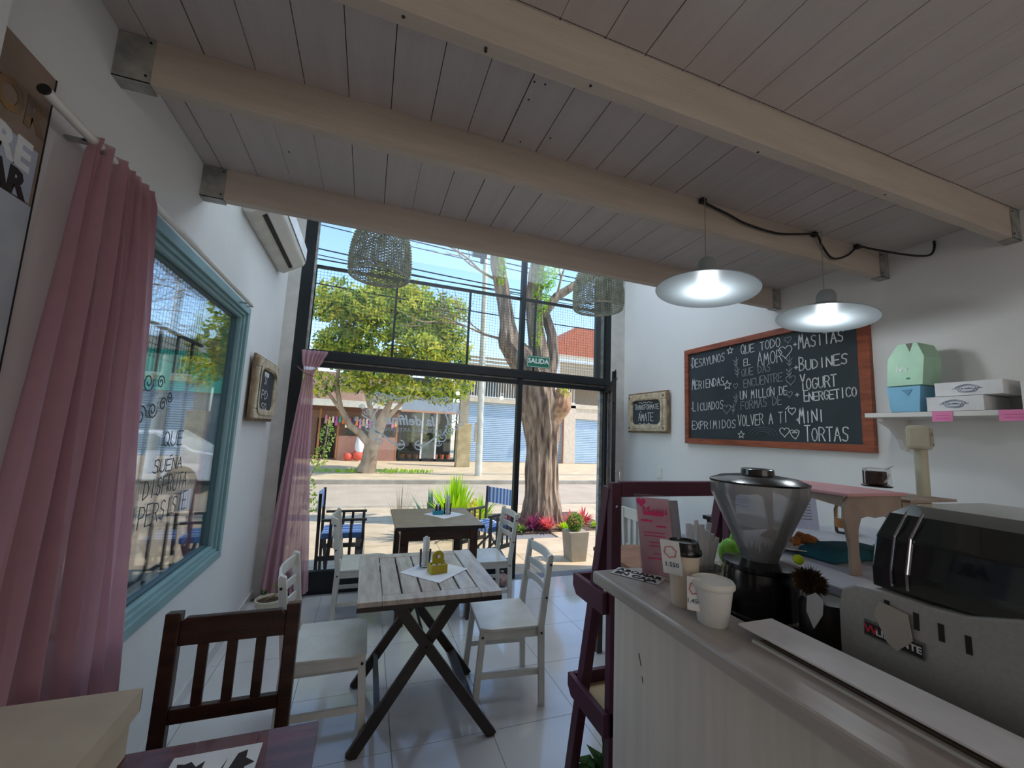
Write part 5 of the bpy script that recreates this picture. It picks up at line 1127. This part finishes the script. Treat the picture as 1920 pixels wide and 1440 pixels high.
t = thing('wrapped_cake', 'dark cake slice in clear wrapping on the pink top', 'cake', (2.10, 1.15, 1.44))
G(t).box(-.035, .035, -.03, .03, .008, .065, Matrix.Translation((2.09, 1.15, 1.438)) @ Matrix.Rotation(.3, 4, 'Z')).build('cake', mat('chocolate_cake', (60, 42, 38), .8, c2=(110, 90, 80), scale=40), t, bevel=.004)
G(t).lathe([(.05, 0), (.055, .006)], 16, (2.09, 1.15, 1.438)).build('dish', DARKP, t); G(t).box(-.045, .05, -.04, .04, .007, .078, Matrix.Translation((2.095, 1.15, 1.438)) @ Matrix.Rotation(.3, 4, 'Z')).build('wrapping', CLEAR, t, bevel=.006)
G(t).tube([(2.07, 1.11, 1.46), (2.09, 1.108, 1.475), (2.10, 1.107, 1.495)], .004, 6).build('ribbon', PAPER, t); G(t).tube([(2.12, 1.13, 1.515), (2.16, 1.12, 1.53)], [.006, .001], 5).build('wrap_tail', CLEAR, t)
t = thing('pastry_plate', 'plate of golden pastries under the pink topped stand', 'plate', (1.80, 1.33, 1.15)); c = (1.80, 1.33, 1.15)
G(t).lathe([(.05, 0), (.05, .005), (.14, .02), (.138, .023), (.05, .009), (0, .009)], 28, c).build('plate', PLASTW, t, smooth=True)
for k in range(8):
    a = k*.8; x, y = c[0]+.07*math.cos(a), c[1]+.07*math.sin(a); q = thing('croissant', ORD[k]+' croissant around the plate under the stand, counted from its right side', 'pastry', (x, y, 1.175), a, 'croissants on the plate')
    G().tube([(-.04, -.012, .01), (-.022, 0, .018), (0, .006, .022), (.022, 0, .018), (.04, -.012, .01)], [.004, .014, .019, .014, .004], 10, lambda i, j, a: 1+.06*math.sin(j*2)).build('croissant', mat('baked_crust', (176, 112, 50), .6, c2=(130, 72, 30), scale=30), q, smooth=True)
t = thing('teal_cloth', 'folded teal cloth lying under the display stand', 'cloth', (1.98, 1.22, 1.15))
G(t).prism([(1.72, 1.152), (1.74, 1.185), (1.82, 1.20), (1.95, 1.195), (2.10, 1.185), (2.12, 1.152)], 'y', 1.10, 1.25).build('folds', mat('teal_fabric', (26, 84, 96), .9), t, smooth=True, bevel=.01)
t = thing('price_list', 'white price list sheet standing behind the pastries', 'paper', (2.20, 1.52, 1.15))
Mm = frame_m((2.28, 1.60, 1.152), (.8, -.5, 0), (-.05, .05, 1)); G(t).box(-.07, .07, 0, .21, 0, .002, Mm).build('sheet', mat('bluish_paper', (206, 208, 226), .8), t)
g = G(t)
for k in range(9): g.box(-.03, .04, .05+k*.016, .053+k*.016, .0021, .0025, Mm)
g.build('printed_lines', INK, t)
t = thing('glass_jar', 'clear jar with orange contents behind the stand', 'jar', (2.42, 1.48, 1.15)); c = (2.42, 1.48, 1.15)
G(t).lathe([(.045, 0), (.05, .01), (.05, .12), (.035, .17), (.0, .185)], 24, c).build('jar', CLEAR, t, smooth=True); G(t).lathe([(.046, .03), (.046, .07), (0, .07)], 20, c).build('contents', mat('orange_sweets', (206, 140, 60), .7), t)
# scale with display column
t = thing('shop_scale', 'cream electronic scale display on a tall column by the right wall', 'scale', (2.22, 1.05, 1.15))
SC = mat('scale_cream', (196, 192, 168), .5)
G(t).tube([(2.22, 1.055, 1.165), (2.22, 1.055, 1.62)], .022, 16).build('column', SC, t, smooth=True); B(2.12, 2.34, .92, 1.2, 1.151, 1.19, t).build('base', SC, t, bevel=.01)
Ms = Matrix.Translation((2.22, 1.055, 1.655)) @ Matrix.Rotation(.35, 4, 'Z')
G(t).box(-.075, .075, -.035, .035, -.05, .05, Ms).build('display_head', SC, t, bevel=.014)
G(t).box(-.06, .06, -.038, -.035, -.035, .038, Ms).build('display_face', mat('scale_face', (176, 170, 156), .5), t); G(t).box(-.035, .0, -.0395, -.038, .008, .022, Ms).build('display_window', mat('lcd_grey', (110, 110, 104), .4), t); G(t).box(.02, .04, -.0395, -.038, -.03, -.025, Ms).build('display_label', INK, t)
# wall shelf with boxes
t = thing('wall_shelf', 'white bracketed shelf on the right wall carrying boxes', 'shelf', (XR, .9, 1.78))
B(2.80, XR-.001, .1, 1.58, 1.782, 1.808, t).build('shelf_board', WHITE, t, bevel=.002)
for y in (1.52, .5): G(t).prism([(2.83, 1.782), (XR-.002, 1.782), (XR-.002, 1.60), (3.03, 1.60), (3.0, 1.66), (2.93, 1.72), (2.85, 1.75), (2.83, 1.76)], 'y', y-.012, y+.012).build('bracket', WHITE, t)
def sticky(y0, y1, label, body):
    q = thing('price_label', label, 'label', (2.797, (y0+y1)/2, 1.76)); G(q).box(2.7955, 2.7975, y0, y1, 1.755, 1.808).build('paper_slip', PINKP, q)
    g = G(q)
    for k in range(2): g.box(2.7948, 2.7955, y0+.015, y1-.015, 1.771+k*.014, 1.773+k*.014)
    g.build('handwriting', HP, q)
sticky(1.19, 1.27, 'pink price slip on the shelf edge under the white boxes', ''); sticky(.93, 1.03, 'pink price slip on the shelf edge at the right picture edge', '')
t = thing('blue_box', 'light blue folded box under the mint box on the wall shelf', 'box', (2.88, 1.395, 1.81))
G(t).prism([(1.325, 1.81), (1.455, 1.81), (1.468, 1.955), (1.315, 1.955)], 'x', 2.81, 2.95).build('carton', mat('sky_blue_card', (130, 186, 216), .7), t, bevel=.002)
G(t).prism([(1.35, 1.935), (1.37, 1.90), (1.40, 1.935)], 'x', 2.807, 2.81).build('tuck_tab', mat('sky_blue_card2', (100, 150, 182), .7), t)
t = thing('mint_box', 'mint green peaked cake box on top of the blue box', 'box', (2.88, 1.38, 1.957))
MINT = mat('mint_card', (176, 214, 186), .7)
G(t).prism([(1.30, 1.957), (1.46, 1.957), (1.45, 2.11), (1.40, 2.19), (1.31, 2.19), (1.285, 2.11)], 'x', 2.80, 2.96).build('carton', MINT, t, bevel=.002)
G(t).prism([(1.33, 2.19), (1.345, 2.145), (1.36, 2.19)], 'x', 2.797, 2.80).build('notch', mat('mint_shadow_card', (110, 110, 96), .7), t)
text_mesh('lettering', 'Ivv', .05, PAPER, frame_m((2.7985, 1.385, 2.05), (0, -1, 0), (0, 0, 1)), t, t); G(t).sphere((2.799, 1.36, 1.995), .01, 8, (.2, 1, .6)).build('printed_leaf', mat('teal_print', (70, 140, 130), .7), t)
def pbox(label, y0, y1, z0, z1, x0=2.80, x1=3.04):
    q = thing('pastry_box', label, 'box', (x0, (y0+y1)/2, z0), 0, 'white pastry boxes on the wall shelf'); G(q).box(x0, x1, y0, y1, z0, z1).build('carton', PAPER, q, bevel=.002)
    G(q).box(x0-.001, x1, y0-.001, y1+.001, z1-.004, z1+.001).build('lid', PAPER, q)
    g = G(q); cy, cz = (y0+y1)/2, (z0+z1)/2
    for s in (1, .75): poly_line(g, [(s*.04*math.cos(a)*(1+.12*math.sin(5*a)), s*.02*math.sin(a)) for a in [2*PI*k/24 for k in range(25)]], (x0, cy, cz), (0, -1, 0), (0, 0, 1), (-1, 0, 0), .0022)
    poly_line(g, [(-.055, 0), (-.04, 0)], (x0, cy, cz), (0, -1, 0), (0, 0, 1), (-1, 0, 0), .002); poly_line(g, [(.04, 0), (.055, 0)], (x0, cy, cz), (0, -1, 0), (0, 0, 1), (-1, 0, 0), .002)
    g.build('printed_emblem', mat('blue_grey_print_ink', (110, 126, 156), .8), q); text_mesh('lettering', 'la delfina', .012, mat('blue_grey_print_ink', (110, 126, 156), .8), frame_m((x0-.002, cy, cz), (0, -1, 0), (0, 0, 1)), q, q)
pbox('lower white pastry box of the stack on the wall shelf', 1.076, 1.29, 1.809, 1.882); pbox('upper white pastry box of the stack on the wall shelf', 1.01, 1.255, 1.886, 1.955, 2.805, 3.045)
t = thing('pastry_box', 'white box cut by the right picture edge on the wall shelf', 'box', (2.83, .9, 1.809)); B(2.83, 3.04, .80, .965, 1.809, 1.94, t).build('carton', PAPER, t, bevel=.002)
# chair and furniture behind the plum shelf
t = thing('upright_slat_chair', 'white upright slatted chair seen through the plum shelf', 'chair', (2.42, 3.0, 0))
for y in (2.80, 3.20): G(t).bar((2.30, y, 0), (2.24, y, .98), .035, .035, (0, 1, 0)).build('leg', WCHAIR, t); B(2.60, 2.635, y-.02, y+.02, 0, .44, t).build('leg', WCHAIR, t)
B(2.235, 2.26, 2.81, 3.19, .89, .98, t).build('top_rail', WCHAIR, t, bevel=.003); B(2.26, 2.28, 2.81, 3.19, .62, .67, t).build('lower_rail', WCHAIR, t)
for y in (2.88, 2.96, 3.04, 3.12): B(2.245, 2.262, y-.02, y+.02, .66, .90, t).build('back_slat', WCHAIR, t)
B(2.25, 2.65, 2.79, 3.21, .44, .46, t).build('seat', WCHAIR, t)
t = thing('round_wooden_table', 'brown wooden table edge behind the plum shelf', 'table', (1.95, 2.55, 0))
B(1.72, 2.12, 2.28, 2.85, .72, .75, t).build('tabletop', mat('light_brown_wood', (164, 118, 92), .5, c2=(140, 98, 74), scale=5, stretch=(2, 8, 2)), t, bevel=.006)
for x in (1.76, 2.08):
    for y in (2.32, 2.81): B(x-.02, x+.02, y-.02, y+.02, 0, .72, t).build('leg', BROWN, t)
t = thing('black_cabinet', 'low black cabinet against the right wall behind the shelf', 'cabinet', (2.85, 2.3, 0))
B(2.62, 3.05, 1.95, 2.62, 0, .98, t).build('body', DARKP, t, bevel=.003); B(2.60, 3.06, 1.93, 2.64, .98, 1.01, t).build('top', DARKP, t); B(2.615, 2.62, 1.98, 2.27, .1, .9, t).build('door', DARKP, t, bevel=.002); B(2.615, 2.62, 2.29, 2.59, .1, .9, t).build('door', DARKP, t, bevel=.002)
t = thing('wall_notice', 'small printed notice on the right wall behind the plum shelf', 'notice', (XR, 2.72, 1.02))
B(XR-.004, XR-.001, 2.60, 2.86, 1.04, 1.19, t).build('sheet', mat('bluish_paper', (206, 208, 226), .8), t); g = G(t)
for k in range(5): g.box(XR-.005, XR-.004, 2.63, 2.83, 1.065+k*.024, 1.073+k*.024)
g.build('printed_lines', mat('blue_print_lines', (120, 130, 180), .8), t)
